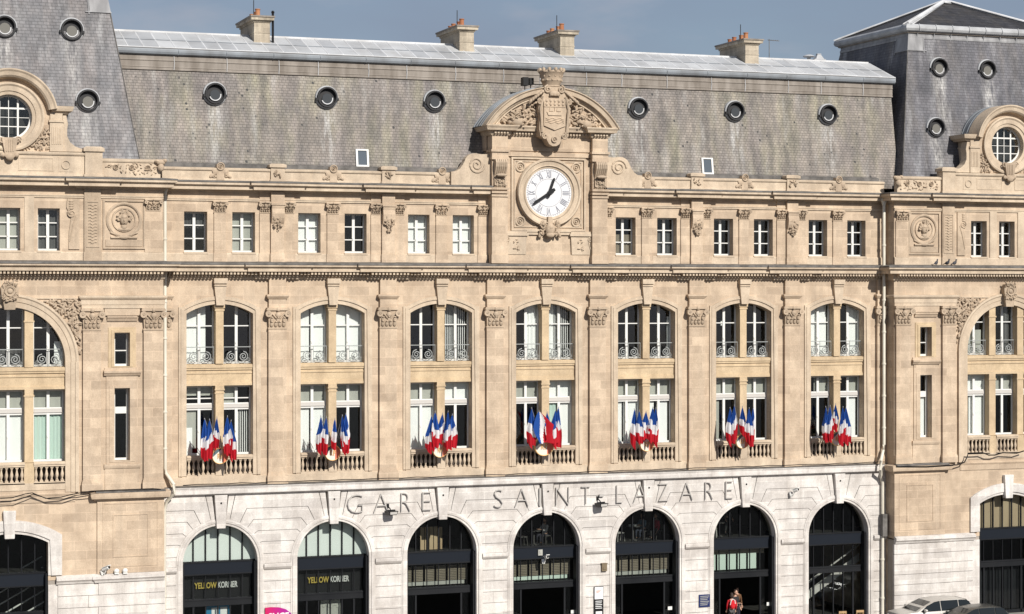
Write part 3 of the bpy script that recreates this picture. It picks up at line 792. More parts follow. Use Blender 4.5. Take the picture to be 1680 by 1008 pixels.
def dentils(x0, x1, y, step=.17):
    n = int((x1-x0)/step)
    for i in range(n):
        x = x0 + (i+.5)*(x1-x0)/n
        dn.box(x-.05, x+.05, y-.46, y-.07, 18.60, 18.742)
        dn.box(x-.04, x+.04, y-.24, y-.06, 18.50, 18.60)
for c in PAV: dentils(c-7.05, c+7.05, -1.0)
xx = [LX+.15] + [v for x in JOINTS[1:-1] for v in (x-1.02, x+1.02)] + [RX-.15]
for i in range(len(xx)-1): dentils(xx[i]+.02, xx[i+1]-.02, -.10 if i % 2 else 0.0)
dn.build("dentil_course", TRIM, B)

att = MB()
ATW = 1.12
AX = [k*BAY + s*1.17 for k in range(7) if k != 3 for s in (-1, 1)]
att.plate([(LX-.3, 18.6), (RX+.3, 18.6), (RX+.3, 23.1), (LX-.3, 23.1)], [rect(x-ATW/2, x+ATW/2, 19.68, 21.62) for x in AX], .0, .62)
att.build("attic_wall", STONE, B)
ap = MB(); ap.sweep([(LX, 0), (RX, 0)], [(-.05, 19.2), (.07, 19.2), (.07, 19.58), (.04, 19.63), (-.05, 19.63)]); ap.build("attic_plinth", TRIM, B)
ar = MB()
for a, b in ((LX, 13.5), (20.1, RX)):
    ar.sweep([(a, 0), (b, 0)], [(-.05, 22.14), (.06, 22.14), (.06, 22.20), (.09, 22.22), (.09, 22.27), (-.05, 22.29)])
ar.build("architrave_moulding", TRIM, B)
ACONT = {0: ([("dark", .1, 1, .6, 1)], [("grey", 0, 1, 0, 1)]), 1: ([("blind", 0, 1, 0, 1)], []), 2: ([("blind", 0, 1, 0, 1)], [("blind", 0, 1, 0, 1)]),
         4: ([("tan", 0, 1, 0, .55)], [("dark", 0, 1, 0, .6)]), 5: ([], []), 6: ([], [])}
for k in range(7):
    if k == 3: continue
    for i, s in enumerate((-1, 1)):
        x = k*BAY + s*1.17
        window(x-ATW/2, x+ATW/2, 19.68, 21.62, .44, (20.98, 20.34), None, ACONT[k][i], .07, .135)
        sl = MB(); sl.box(x-ATW/2-.03, x+ATW/2+.03, -.09, .4, 19.585, 19.68); sl.build("window_sill", TRIM, B)
def small_cap(mb, x, yf, hw):
    capital(mb, x, yf, .02, 21.59, 22.14, hw, cap_rng)
for k in range(7):
    if k == 3: continue
    x = k*BAY
    p = MB(); p.box(x-.29, x+.29, -.08, .03, 19.63, 21.6); p.box(x-.33, x+.33, -.12, .03, 19.2, 19.63)
    o = p.build("attic_pilaster", STONE, B)
    c = MB(); small_cap(c, x, -.08, .29); c.build("capital", CARVE, o, True)
for j, x in enumerate(JOINTS):
    if not (0 < j < 7): continue
    near = (j == 3) or (j == 4)
    p = MB(); p.box(x-.86, x+.86, -.07, .03, 19.63, 21.6); p.box(x-.90, x+.90, -.11, .03, 19.2, 19.63); p.box(x-.86, x+.86, -.065, .03, 22.12, 22.62)
    o = p.build("attic_pilaster", STONE, B)
    c = MB()
    if j == 3: c_x = (-.62,)
    elif j == 4: c_x = (.62,)
    else: c_x = (-.62, .62)
    for d in (-.60, .60): capital(c, x+d, -.07, .02, 21.59, 22.14, .24, cap_rng)
    c.build_split("capital", CARVE, o, [x], True)
    q = MB()                                                     # console block with its carved drop
    q.box(x-.33, x+.33, -.20, .0, 19.2, 21.1); q.box(x-.36, x+.36, -.24, .0, 19.2, 19.63); q.box(x-.33, x+.33, -.24, .0, 22.0, 22.62)
    prof = [(-.20, 21.05), (-.27, 21.15), (-.35, 21.35), (-.38, 21.6), (-.34, 21.8), (-.36, 21.88), (-.38, 22.0), (.0, 22.0), (.0, 21.05)]
    q.add([(x-.31, a, b) for a, b in prof] + [(x+.31, a, b) for a, b in prof], [tuple(range(9)), tuple(range(17, 8, -1))] + [(i, (i+1) % 9, (i+1) % 9 + 9, i+9) for i in range(9)])
    q.box(x-.36, x+.36, -.42, .0, 21.98, 22.06)
    q.build("console", STONE, B)
    d = MB()
    rng = random.Random(j)
    leafy(d, 34, lambda r: (x + r.uniform(-.22, .22) * (1 if (zz := r.uniform(20.75, 21.55)) > 21 else (zz-20.55)/.5), zz), -.29, .085, rng, .6, .07)
    d.build("carved_drop", CARVE, o, True)

uc_bumps = [(x-.84, x+.84, .13) for x in JOINTS[1:-1]]
UCP = [(-.05, 22.58), (.04, 22.58), (.07, 22.66), (.42, 22.68), (.42, 22.82), (.45, 22.83), (.48, 22.87), (.54, 22.89), (.56, 22.91), (.56, 23.06), (-.05, 23.12)]
pav_b = lambda c: [(c-4.55, c-3.05, .13), (c+3.05, c+4.55, .13)]
full = facade_path(uc_bumps, pav_b)
AED0, AED1 = 13.72, 19.88
lpath = [p for p in full if p[0] < AED0 - .3] + [(AED0, full[[i for i, p in enumerate(full) if p[0] < AED0-.3][-1]][1])]
ri = [i for i, p in enumerate(full) if p[0] > AED1 + .3]
rpath = [(AED1, full[ri[0]][1])] + [full[i] for i in ri]
for pth in (lpath, rpath):
    u = MB(); u.sweep(pth, UCP); u.build("upper_cornice", TRIM, B)
    u = MB(); u.sweep(pth, [(-.02, 23.10), (.58, 23.02), (.59, 23.02), (.59, 23.08), (-.02, 23.15)]); u.build("lead_flashing", LEDGE, B)

# parapet with carved posts and palmettes
pp = MB()
for a, b in ((LX+.1, 13.3), (20.3, RX-.1)):
    pp.box(a, b, -.12, .14, 23.1, 23.62); pp.sweep([(a, -.12), (b, -.12)], [(-.2, 23.60), (.05, 23.60), (.07, 23.65), (.07, 23.72), (-.2, 23.76)])
    pp.sweep([(a, -.12), (b, -.12)], [(-.1, 23.1), (.05, 23.1), (.03, 23.22), (-.1, 23.24)])
pp.build("parapet", TRIM, B)
for j, x in enumerate(JOINTS):
    if not (0 < j < 7): continue
    if j in (3, 4): pass
    p = MB(); p.box(x-.34, x+.34, -.24, .2, 23.1, 23.80); p.box(x-.42, x+.42, -.32, .24, 23.80, 23.93); p.box(x-.38, x+.38, -.28, .22, 23.1, 23.22)
    p.frustum((x-.42, x+.42, -.32, .24), (x-.30, x+.30, -.2, .2), 23.93, 23.99)
    o = p.build("parapet_post", TRIM, B)
    d = MB(); leafy(d, 14, lambda r: (x + r.uniform(-.2, .2), r.uniform(23.36, 23.7)), -.26, .085, random.Random(j+40), .6, .04); d.build("carved_mask", CARVE, o, True)
for k in range(7):
    if k == 3: continue
    x = k*BAY; p = MB(); rosette(p, x, -.18, 23.80, .20); p.box(x-.19, x+.19, -.18, .1, 23.15, 23.9)
    for s in (-1, 1):
        p.blob((x+s*.27, -.17, 23.55), (.13, .05, .16), Euler((0, s*.6, 0)), 7, 4); p.blob((x+s*.4, -.16, 23.36), (.17, .05, .09), Euler((0, s*.5, 0)), 7, 4)
        p.tube(spiral(x+s*.3, -.19, 23.36, .11, 1.3, 0, s, 12), .022, 5)
    p.build("palmette", CARVE, B, True)

# ------------------------------------------------------------------ end pavilions
def pavilion(c, side):                                           # side = +1 left pavilion (inner corner to its right), -1 right
    Y = -1.0
    rng = random.Random(11 + side)
    RB = 2.55
    bigo = arch_open(c, RB, 8.93, 14.52, RB)
    low = arch_open(c, 1.76, -.2, 6.17, .46)
    narrow = [rect(c+s*5.16-.36, c+s*5.16+.36, a, b) for s in (-1, 1) for a, b in ((14.28, 15.86), (9.86, 13.26))]
    atts = [rect(c+d-.5, c+d+.5, 19.68, 21.64) for d in (-1.79, 0, 1.79)]
    w = MB(); w.plate([(c-7.1, 4.4), (c-1.76, 4.4)] + low[2:][::-1] + [(c+1.76, 4.4), (c+7.1, 4.4), (c+7.1, 23.1), (c-7.1, 23.1)], [bigo] + narrow + atts, Y, Y+.68)
    for s in (-1, 1):
        a, b = sorted((c+s*7.1, c+s*6.42)); w.box(a, b, Y+.68, 12, 0, 23.1)
    w.box(c-6.4, c+6.4, 11.4, 12, 0, 23.1)
    w.build("pavilion_wall", STONE, B)
    # white stone foot and low arch
    w = MB(); w.plate([(c-7.1, -.3), (c-1.76, -.3), (c-1.76, 4.46), (c-7.1, 4.46)], (), Y+.02, Y+.66); w.plate([(c+1.76, -.3), (c+7.1, -.3), (c+7.1, 4.46), (c+1.76, 4.46)], (), Y+.02, Y+.66)
    w.build_split("pavilion_foot_backing", JOINT, B, [c])
    w = MB()
    for s in (-1, 1):
        for q in range(9):
            zb, zt = 4.18-(q+1)*.552, 4.18-q*.552
            for a, b in ((2.2, 4.05), (4.05, 7.16)):
                e = [a + (.0 if a < 3 else .004), b - .004]
                if q % 2 and a < 3: e = [a, b - .45 - .004]
                if q % 2 and a > 3: e = [a - .45 + .004, b]
                x0, x1 = sorted((c+s*e[0], c+s*e[1])); w.box(x0, x1, Y-.08 - (.05 if a > 3 else 0), Y+.03, zb+G, zt-G)
        x0, x1 = sorted((c+s*1.765, c+s*2.2)); w.box(x0, x1, Y-.02, Y+.03, -.05, 4.2)
        pth = [(c+s*2.12, Y), (c+s*4.0, Y), (c+s*4.0, Y-.06), (c+s*7.12, Y-.06)]
        if s < 0: pth = pth[::-1]
        w.sweep(pth, [(-.05, 4.2), (.12, 4.2), (.16, 4.3), (.24, 4.38), (.24, 4.50), (.1, 4.56), (-.05, 4.62)])
    w.build_split("rusticated_wall", WHITE, B, [c])
    w = MB()
    def lowband(i0, i1, yf):
        r_i = (1.76**2+.46**2)/(2*.46); cz = 6.17+.46-r_i; am = math.asin(1.76/r_i)
        i = arcpts(c, cz, r_i+i0, math.pi/2-am, math.pi/2+am, 14)
        am2 = math.asin((1.76+i1)/(r_i+i1)); o = arcpts(c, cz, r_i+i1, math.pi/2-am2, math.pi/2+am2, 14)
        hwI, hwO = 1.76+i0, 1.76+i1
        pts = [(c+hwI, 4.64), (c+hwO, 4.64)] + o + [(c-hwO, 4.64), (c-hwI, 4.64)] + i[::-1]
        w.plate(pts, (), yf, Y+.03)
    lowband(0, .14, Y-.05); lowband(.14, .62, Y-.12)
    w.build("archivolt", WHITE, B)
    w = MB(); w.plate([(c-.22, 6.42), (c+.22, 6.42), (c+.29, 7.7), (c-.29, 7.7)], (), Y-.24, Y+.1); w.build("keystone", WHITE, B, False, .015)
    # panel field
    w = MB()
    for s in (-1, 1):
        x0, x1 = sorted((c+s*4.0, c+s*7.13)); w.box(x0, x1, Y-.10, Y+.02, 4.6, 8.05)
        pth = [(c+s*3.0, Y), (c+s*3.95, Y), (c+s*3.95, Y-.10), (c+s*7.1, Y-.10), (c+s*7.1, Y+.5)]
        if s < 0: pth = pth[::-1]
        w.sweep(pth[1:] if s > 0 else pth[:-1], [(-.02, 8.02), (.08, 8.02), (.12, 8.1), (.24, 8.12), (.27, 8.22), (.30, 8.40), (-.02, 8.46)])
        a0, a1 = sorted((c+s*4.25, c+s*6.85)); b0, b1 = sorted((c+s*4.42, c+s*6.68))
        u0, u1 = sorted((c+s*4.72, c+s*6.38))
        w.plate(rect(u0-.0, u1+.0, 5.35, 7.35), [rect(u0+.05, u1-.05, 5.40, 7.30)], Y-.125, Y-.09)
        w.plate(rect(a0, a1, 4.9, 7.9), [rect(a0+.06, a1-.06, 4.96, 7.84)], Y-.12, Y-.09)
    w.sweep([(c-3.0, Y), (c+3.0, Y)], [(-.02, 8.02), (.04, 8.02), (.05, 8.30), (.10, 8.40), (-.02, 8.48)])
    w.build_split("panelled_base", STONE, B, [c])
    w = MB()
    for s in (-1, 1):
        pth = [(c+s*3.9, Y-.1), (c+s*7.15, Y-.1)]
        w.sweep(pth if s > 0 else pth[::-1], [(-.02, 8.47), (.32, 8.405), (.32, 8.45), (-.02, 8.51)])
    w.build_split("lead_flashing", LEDGE, B, [c])
    # big arch: moulded ring, keystone, spandrel foliage
    w = MB()
    prof = [(RB-.01, .03), (RB-.01, -.04), (RB+.24, -.05), (RB+.26, -.09), (RB+.44, -.10), (RB+.50, -.15), (RB+.60, -.14), (RB+.62, .0), (RB+.62, .03)]
    w.ring((c, Y, 14.52), prof, 44, 0, math.pi)
    for s in (-1, 1):
        for i0, i1, yf in ((-.01, .24, .05), (.24, .44, .10), (.44, .60, .15)):
            a, b = sorted((c+s*(RB+i0), c+s*(RB+i1))); w.box(a, b, Y-yf, Y+.03, 8.48, 14.52)
    w.build("archivolt", TRIM, B)
    w = MB(); w.plate([(c-.24, 16.95), (c+.24, 16.95), (c+.36, 17.75), (c-.36, 17.75)], (), Y-.3, Y+.1)
    w.plate([(c-.16, 17.34), (c+.16, 17.34), (c+.38, 17.62), (c+.40, 17.95), (c+.26, 18.18), (c-.26, 18.18), (c-.40, 17.95), (c-.38, 17.62)], (), Y-.36, Y)
    w.ring((c, Y-.36, 17.80), [(.17, .02), (.17, -.05), (.24, -.07), (.27, .02)], 18); w.blob((c, Y-.36, 17.80), (.14, .07, .14), None, 10, 5)
    leafy(w, 40, lambda r: (c+r.uniform(-.34, .34), r.choice((r.uniform(18.02, 18.28), r.uniform(17.35, 17.55)))), Y-.36, .09, rng, .6, .06)
    for s in (-1, 1): w.tube(spiral(c+s*.28, Y-.38, 17.6, .16, 1.4, math.pi/2, s, 14), .035, 5)
    w.build("keystone", CARVE, B, True)
    w = MB()
    def spand(r):
        x = r.uniform(.3, 3.22); z = r.uniform(14.9, 17.40)
        if x*x + (z-14.52)**2 < (RB+.66)**2: return None, None
        return c + (x if r.random() < .5 else -x), z
    leafy(w, 330, spand, Y-.03, .12, rng, .5, .08)
    w.build_split("spandrel_carving", CARVE, B, [c], True)
    w = MB()
    for s in (-1, 1):
        a, b = sorted((c+s*.35, c+s*3.3)); w.box(a, b, Y-.06, Y+.02, 17.44, 17.50)
    # entablature block over the paired pilasters
    for s in (-1, 1):
        pth = [(c+s*3.27, Y), (c+s*3.27, Y-.12), (c+s*7.13, Y-.12), (c+s*7.13, Y+.6)]
        if s < 0: pth = pth[::-1]
        w.sweep(pth, [(-.13, 17.0), (.0, 17.0), (.0, 17.16), (.025, 17.17), (.025, 17.38), (.08, 17.44), (.12, 17.5), (.12, 17.58), (-.13, 17.62)])
    w.build_split("entablature", TRIM, B, [c])
    for s in (-1, 1):
        for u, hw in ((3.75, .42), (6.60, .45)):
            x = c+s*u
            p = MB(); p.box(x-hw, x+hw, Y-.16, Y+.03, 9.0, 15.98)
            p.box(x-hw-.06, x+hw+.06, Y-.24, Y+.03, 8.5, 8.86); p.box(x-hw-.04, x+hw+.04, Y-.21, Y+.03, 8.86, 8.93); p.box(x-hw-.02, x+hw+.02, Y-.185, Y+.03, 8.93, 9.0)
            o = p.build("pilaster", STONE, B)
            cc = MB(); capital(cc, x, Y-.16, Y+.02, 15.97, 17.0, hw, rng); cc.build("capital", CARVE, o, True)
        x = c+s*5.16                                             # narrow windows with hood and ledge
        n = MB()
        n.plate(rect(x-.64, x+.64, 14.22, 16.10), [rect(x-.36, x+.36, 14.28, 15.86)], Y-.04, Y+.02); n.plate(rect(x-.50, x+.50, 14.25, 15.98), [rect(x-.36, x+.36, 14.28, 15.86)], Y-.07, Y-.03)
        n.build("window_surround", GOLD, B)
        n = MB()
        n.sweep([(x-.70, Y), (x+.70, Y)], [(-.02, 16.40), (.06, 16.40), (.10, 16.52), (.14, 16.56), (.14, 16.63), (-.02, 16.66)])
        n.box(x-.82, x+.82, Y-.10, Y+.02, 16.66, 16.98); n.build("window_hood", STONE, B); n = MB()
        n.plate(rect(x-.82, x+.82, 13.86, 14.22), (), Y-.06, Y+.02)
        n.sweep([(x-.86, Y), (x+.86, Y)], [(-.02, 13.84), (.10, 13.84), (.16, 13.94), (.20, 13.98), (.20, 14.06), (-.02, 14.12)])
        n.plate(rect(x-.74, x+.74, 9.72, 13.84), [rect(x-.36, x+.36, 9.86, 13.26)], Y-.05, Y+.02)
        n.plate(rect(x-.60, x+.60, 9.80, 13.36), [rect(x-.36, x+.36, 9.86, 13.26)], Y-.075, Y-.04)
        n.sweep([(x-.84, Y), (x+.84, Y)], [(-.02, 9.50), (.07, 9.50), (.10, 9.60), (.10, 9.70), (-.02, 9.73)])
        n.box(x-.80, x+.80, Y-.035, Y+.02, 8.5, 9.5)
        n.build("window_surround", STONE, B)
        for z0, z1, tr in ((14.28, 15.86, None), (9.86, 13.26, (12.15, 12.36))):
            f = MB(); x0, x1 = x-.36, x+.36; yy = Y+.40
            f.box(x0, x0+.10, yy, yy+.08, z0, z1); f.box(x1-.10, x1, yy, yy+.08, z0, z1); f.box(x0+.1, x1-.1, yy, yy+.08, z1-.07, z1); f.box(x0+.1, x1-.1, yy-.01, yy+.08, z0, z0+.10)
            if tr: f.box(x0+.1, x1-.1, yy-.03, yy+.08, tr[0]-.1, tr[1])
            else: f.box(x0+.1, x1-.1, yy+.01, yy+.06, 14.98, 15.03)
            ww = f.build("window", PAINT, B)
            q = MB(); q.box(x0+.05, x1-.05, yy+.035, yy+.04, z0+.05, z1-.05); q.build("pane", GLASS, ww)
            if side < 0 and tr:
                q = MB(); q.box(x0, x1-.12, yy+.14, yy+.15, z0, z1-.9); q.build("blind", BLIND, ww)
    # three lights under the big arch, two storeys
    for s in (-1, 1):
        m = MB(); x = c+s*.90
        m.box(x-.20, x+.20, Y+.05, Y+.62, 14.28, 17.0); m.box(x-.24, x+.24, Y+.02, Y+.62, 16.36, 16.44); m.box(x-.20, x+.20, Y+.05, Y+.62, 9.88, 13.25); m.box(x-.24, x+.24, Y+.02, Y+.62, 12.92, 13.0)
        m.box(x-.23, x+.23, Y-.02, Y+.5, 8.93, 9.86)
        m.build("window_pier", GOLD, B)
    m = MB(); m.box(c-RB, c+RB, Y+.12, Y+.66, 13.25, 14.28); m.box(c-RB, c+RB, Y+.02, Y+.3, 14.10, 14.26); m.box(c-RB, c+RB, Y+.06, Y+.3, 14.0, 14.1); m.box(c-RB, c+RB, Y+.08, Y+.3, 13.82, 13.9); m.box(c-RB, c+RB, Y+.07, Y+.3, 13.25, 13.38)
    m.build("spandrel_panel", GOLD, B)
    m = MB(); m.box(c-RB, c+RB, Y-.03, Y+.5, 8.6, 8.93); m.build("apron_wall", TRIM, B); m = MB(); m.box(c-RB, c+RB, Y+.56, Y+.66, 8.93, 9.9); m.build("recess_shade_panel", RECESS_SHADE, B)  # second sheet: added dark for the shaded gaps between pavilion balusters
    for i, (a, b) in enumerate(((-2.53, -1.1), (-.70, .70), (1.1, 2.53))):
        if side > 0: up = [[], [("dark", 0, 1, 0, .3)], [("paper", .7, .98, 0, .42)]][i]; lo = [[("blind", 0, 1, 0, .7)], [("grey", 0, 1, .7, 1), ("blind", 0, 1, 0, .7)], [("grey", 0, 1, .70, 1), ("green", 0, 1, 0, .68)]][i]
        else: up = [[("grey", .2, .9, 0, .5)], [("dark", .5, 1, 0, 1)], []][i]; lo = [[("blind", 0, 1, .72, 1), ("blind", .35, .95, 0, .7), ("blind", 0, .3, 0, .7)], [("grey", 0, 1, .72, 1)], []][i]
        window(c+a, c+b, 14.29, 17.06, Y+.50, (16.10,), None, up); railing(c+a+.03, c+b-.03, Y+.33, 14.29, 15.1)
        window(c+a, c+b, 9.88, 13.22, Y+.50, (), (12.14, 12.34), lo)
        balustrade(c+a, c+b, 8.98, Y+.08, 6)
    # ground floor glazing
    w = shopfront(c, 1.76, "shop", Y)
    if side < 0:
        m = MB(); m.box(c-1.8, c+1.8, Y+.62, Y+.66, 4.7, 6.7); m.build("tan_panel", TANPANEL, w)
        m = MB()
        for i in range(7): m.box(c-1.7+i*.5, c-1.7+i*.5+.44, Y+.75, Y+.78, .2, 2.6)
        m.build("metal_shutter", DARKMETAL, w)
    # attic storey
    for i, d in enumerate((-1.79, 0, 1.79)):
        window(c+d-.5, c+d+.5, 19.68, 21.64, Y+.44, (20.98, 20.34), None, ([("grey", 0, 1, 0, 1)] if side > 0 and i < 2 else ([("dark", 0, 1, 0, 1)] if side > 0 else [])), .07, .135)
        sl = MB(); sl.box(c+d-.54, c+d+.54, Y-.09, Y+.4, 19.585, 19.68); sl.build("window_sill", TRIM, B)
    w = MB(); w.sweep([(c-7.1, Y), (c+7.1, Y)], [(-.05, 19.2), (.07, 19.2), (.07, 19.58), (.04, 19.63), (-.05, 19.63)])
    w.sweep([(c-7.1, Y), (c+7.1, Y)], [(-.05, 22.14), (.05, 22.14), (.05, 22.20), (.08, 22.22), (.08, 22.27), (-.05, 22.29)])
    for d in (-.9, .9): w.box(c+d-.22, c+d+.22, Y-.05, Y+.02, 19.63, 22.14)
    w.build("attic_mouldings", TRIM, B)
    for s in (-1, 1):
        x = c+s*3.78                                             # carved strip pilaster
        p = MB(); p.box(x-.38, x+.38, Y-.12, Y+.02, 19.63, 22.6); p.box(x-.42, x+.42, Y-.16, Y+.02, 19.2, 19.63)
        p.plate(rect(x-.31, x+.31, 19.85, 22.0), [rect(x-.25, x+.25, 19.91, 21.94)], Y-.15, Y-.11)
        for q in range(13):
            z = 20.02+q*.145
            for t in (-1, 1): p.tube([(x, Y-.13, z), (x+t*.11, Y-.14, z+.07), (x+t*.2, Y-.13, z+.05)], .022, 5)
        p.build("attic_pilaster", CARVE, B)
        x = c+s*2.85                                             # scroll bracket beside it
        p = MB(); p.plate([(x-.16*s, 19.75), (x+.34*s, 19.75), (x+.34*s, 22.1), (x-.22*s, 22.1), (x-.26*s, 21.7), (x-.05*s, 21.2), (x-.14*s, 20.6)], (), Y-.07, Y+.02)
        p.tube(spiral(x-.02*s, Y-.08, 21.42, .22, 1.6, math.pi/2, s, 16), .035, 5)
        for q in range(4): p.blob((x-.05*s, Y-.07, 21.65+q*.11), (.12, .07, .07), None, 7, 4)
        p.tube([(x+.2*s, Y-.07, 21.35), (x+.05*s, Y-.08, 20.9), (x-.12*s, Y-.07, 20.1)], .03, 5)
        p.build("scroll_bracket", CARVE, B)
        x = c+s*5.25                                             # medallion
        p = MB(); p.plate(rect(x-.98, x+.98, 19.78, 22.08), [rect(x-.90, x+.90, 19.86, 22.0)], Y-.07, Y+.01)
        p.plate(rect(x-.86, x+.86, 19.9, 20.22), (), Y-.03, Y+.01)
        p.ring((x, Y, 21.14), [(.70, .01), (.70, -.06), (.76, -.09), (.84, -.05), (.84, .01)], 36)
        p.ring((x, Y, 21.14), [(.50, .01), (.50, -.05), (.56, -.06), (.58, .01)], 30)
        p.blob((x, Y-.07, 21.16), (.20, .15, .29), None, 14, 9); p.blob((x, Y-.04, 20.82), (.15, .10, .17), None, 10, 6); p.blob((x, Y-.03, 20.70), (.34, .08, .10), None, 10, 5)
        p.blob((x-.02*side, Y-.22, 21.12), (.035, .05, .075), None, 6, 4); p.blob((x, Y-.19, 21.24), (.14, .05, .03), None, 8, 4); p.blob((x, Y-.19, 21.00), (.06, .04, .02), None, 6, 4)
        for q in range(46):
            a_ = rng.uniform(-.25, 3.39); rr_ = rng.uniform(.20, .34); p.blob((x+rr_*.95*math.cos(a_), Y-.06-.05*rng.random(), 21.20+rr_*1.1*math.sin(a_)), (.085, .06, .05), Euler((0, rng.uniform(0, 3), 0)), 6, 4)
        p.box(x-.62, x+.62, Y-.10, Y+.01, 20.28, 20.36); p.blob((x, Y-.06, 20.33), (.3, .08, .1), None, 8, 5)
        for t in (-1, 1):
            for q in range(4): p.blob((x+t*(.3+q*.09), Y-.05, 20.44+q*.03), (.10, .05, .05), Euler((0, -t*.5, 0)), 6, 4)
        p.build("portrait_medallion", CARVE, B, True)
        x = c+s*6.62
        p = MB(); p.box(x-.40, x+.40, Y-.06, Y+.02, 19.63, 21.6); o = p.build("attic_pilaster", STONE, B)
        d = MB(); capital(d, x, Y-.06, Y+.02, 21.59, 22.14, .34, rng); d.build("capital", CARVE, o, True)
    # parapet, pedestals
    w = MB(); Yp = Y-.02
    w.box(c-3.45, c+3.45, Yp-.10, Yp+.4, 23.1, 24.12); w.sweep([(c-3.45, Yp-.1), (c+3.45, Yp-.1)], [(-.3, 24.10), (.05, 24.10), (.08, 24.16), (.08, 24.24), (-.3, 24.28)])
    w.sweep([(c-3.45, Yp-.1), (c+3.45, Yp-.1)], [(-.1, 23.1), (.06, 23.1), (.04, 23.24), (-.1, 23.26)])
    for s in (-1, 1):
        x = c+s*3.82; w.box(x-.40, x+.40, Yp-.22, Yp+.4, 23.1, 24.30); w.box(x-.48, x+.48, Yp-.30, Yp+.44, 24.30, 24.46); w.box(x-.45, x+.45, Yp-.27, Yp+.4, 23.1, 23.24); w.frustum((x-.48, x+.48, Yp-.30, Yp+.44), (x-.34, x+.34, Yp-.16, Yp+.3), 24.46, 24.54)
        a, b = sorted((c+s*4.22, c+s*6.95)); w.box(a, b, Yp-.06, Yp+.25, 23.1, 23.86); w.sweep([(a, Yp-.06), (b, Yp-.06)], [(-.2, 23.84), (.04, 23.84), (.06, 23.90), (.06, 23.97), (-.2, 24.02)])
        a, b = sorted((c+s*2.05, c+s*2.6)); w.plate(rect(c+s*2.55-.32, c+s*2.55+.32, 23.34, 24.0), (), Yp-.115, Yp-.09)
        w.ring((c+s*2.55, Yp-.115, 23.66), [(.17, .0), (.17, -.04), (.21, -.04), (.21, 0)], 18)
        for t in (-1, 1): w.plate(rect(c+s*1.2-.8, c+s*1.2+.8, 23.36, 23.98), [rect(c+s*1.2-.75, c+s*1.2+.75, 23.41, 23.93)], Yp-.12, Yp-.09)
    w.build("parapet", TRIM, B)
    w = MB()
    for s in (-1, 1):
        for q, u in enumerate((4.85, 5.6, 6.35)): rosette(w, c+s*u, Yp-.07, 23.60, .13)
        leafy(w, 60, lambda r: (c+s*r.uniform(4.4, 6.85), r.uniform(23.28, 23.80)), Yp-.06, .07, rng, .5, .05)
        x = c+s*6.95; w.blob((x, Yp-.1, 23.86), (.24, .2, .16), None, 9, 6); w.blob((x+.18, Yp-.15, 23.95), (.13, .13, .1), None, 7, 4); w.blob((x-.18, Yp-.15, 23.92), (.13, .13, .1), None, 7, 4); w.blob((x, Yp-.2, 23.62), (.16, .14, .2), None, 8, 5)
    w.build_split("parapet_carving", CARVE, B, [c], True)
    # round-headed stone dormer with its bull's-eye window
    Zc = 25.82; Yd = Y-.02
    w = MB()
    sil = [(c-2.0, 24.26), (c+2.0, 24.26), (c+2.0, 26.1)] + arcpts(c, 26.0, 1.93, .05, math.pi-.05, 30) + [(c-2.0, 26.1)]
    w.plate(sil, [arcpts(c, Zc, 1.04, 0, 2*math.pi, 40)[:-1]], Yd, Yd+1.6)
    w.build("dormer", STONE, B)
    w = MB()
    w.ring((c, Yd, Zc), [(1.03, .3), (1.03, -.06), (1.18, -.08), (1.20, -.13), (1.42, -.14), (1.50, -.20), (1.58, -.18), (1.60, .02)], 48)
    w.build("moulded_surround", TRIM, B)
    w = MB()
    prof = [(1.70, .6), (1.72, -.05), (1.78, -.30), (1.86, -.38), (2.02, -.42), (2.10, -.48), (2.16, -.48), (2.18, .6)]
    w.ring((c, Yd, 25.86), prof, 44, R(10), R(170))
    for s in (-1, 1):
        pth = [(c+s*1.9, Yd), (c+s*2.62, Yd), (c+s*2.62, Yd+1.6)]
        if s < 0: pth = pth[::-1]
        w.sweep(pth, [(-.3, 26.02), (.05, 26.02), (.10, 26.10), (.22, 26.14), (.26, 26.26), (.28, 26.36), (-.3, 26.42)])
    w.build("dormer_hood", TRIM, B)
    w = MB()
    for s in (-1, 1):
        x = c+s*2.12
        w.box(x-.30, x+.30, Yd-.12, Yd+1.5, 24.27, 25.7); w.box(x-.34, x+.34, Yd-.17, Yd+1.5, 25.62, 25.72); w.box(x-.28, x+.28, Yd-.1, Yd+1.5, 25.7, 26.04)
        for q in range(5): w.box(x-.22+q*.095, x-.22+q*.095+.05, Yd-.145, Yd-.1, 24.6, 25.4)
        vol = [(c+s*2.42, 24.28), (c+s*3.36, 24.28), (c+s*3.30, 24.42), (c+s*3.0, 24.52), (c+s*2.75, 24.72), (c+s*2.62, 25.0), (c+s*2.62, 25.35), (c+s*2.66, 25.55), (c+s*2.58, 25.95), (c+s*2.42, 25.95)]
        w.plate(vol if s > 0 else vol[::-1], (), Yd-.05, Yd+.5)
    w.build_split("dormer_side_scroll", TRIM, B, [c])
    w = MB()
    def spd(r):
        x = r.uniform(.2, 1.85); z = r.uniform(24.32, 25.3)
        if x*x+(z-Zc)**2 < 1.62**2: return None, None
        return c+(x if r.random() < .5 else -x), z
    leafy(w, 110, spd, Yd-.02, .10, rng, .5, .06)
    w.plate([(c-.20, 23.95), (c+.20, 23.95), (c+.36, 24.85), (c-.36, 24.85)], (), Yd-.34, Yd)
    for s in (-1, 1): w.tube(spiral(c+s*.36, Yd-.3, 24.75, .16, 1.4, 0, s, 14), .04, 5); w.blob((c+s*.3, Yd-.25, 24.05), (.12, .1, .12), None, 7, 5)
    w.blob((c, Yd-.3, 23.95), (.2, .14, .18), None, 9, 6)
    for q in range(4): w.box(c-.18+q*.1, c-.13+q*.1, Yd-.37, Yd-.32, 24.2, 24.75)
    w.build("dormer_carving", CARVE, B, True)
    f = MB(); yy = Yd+.34
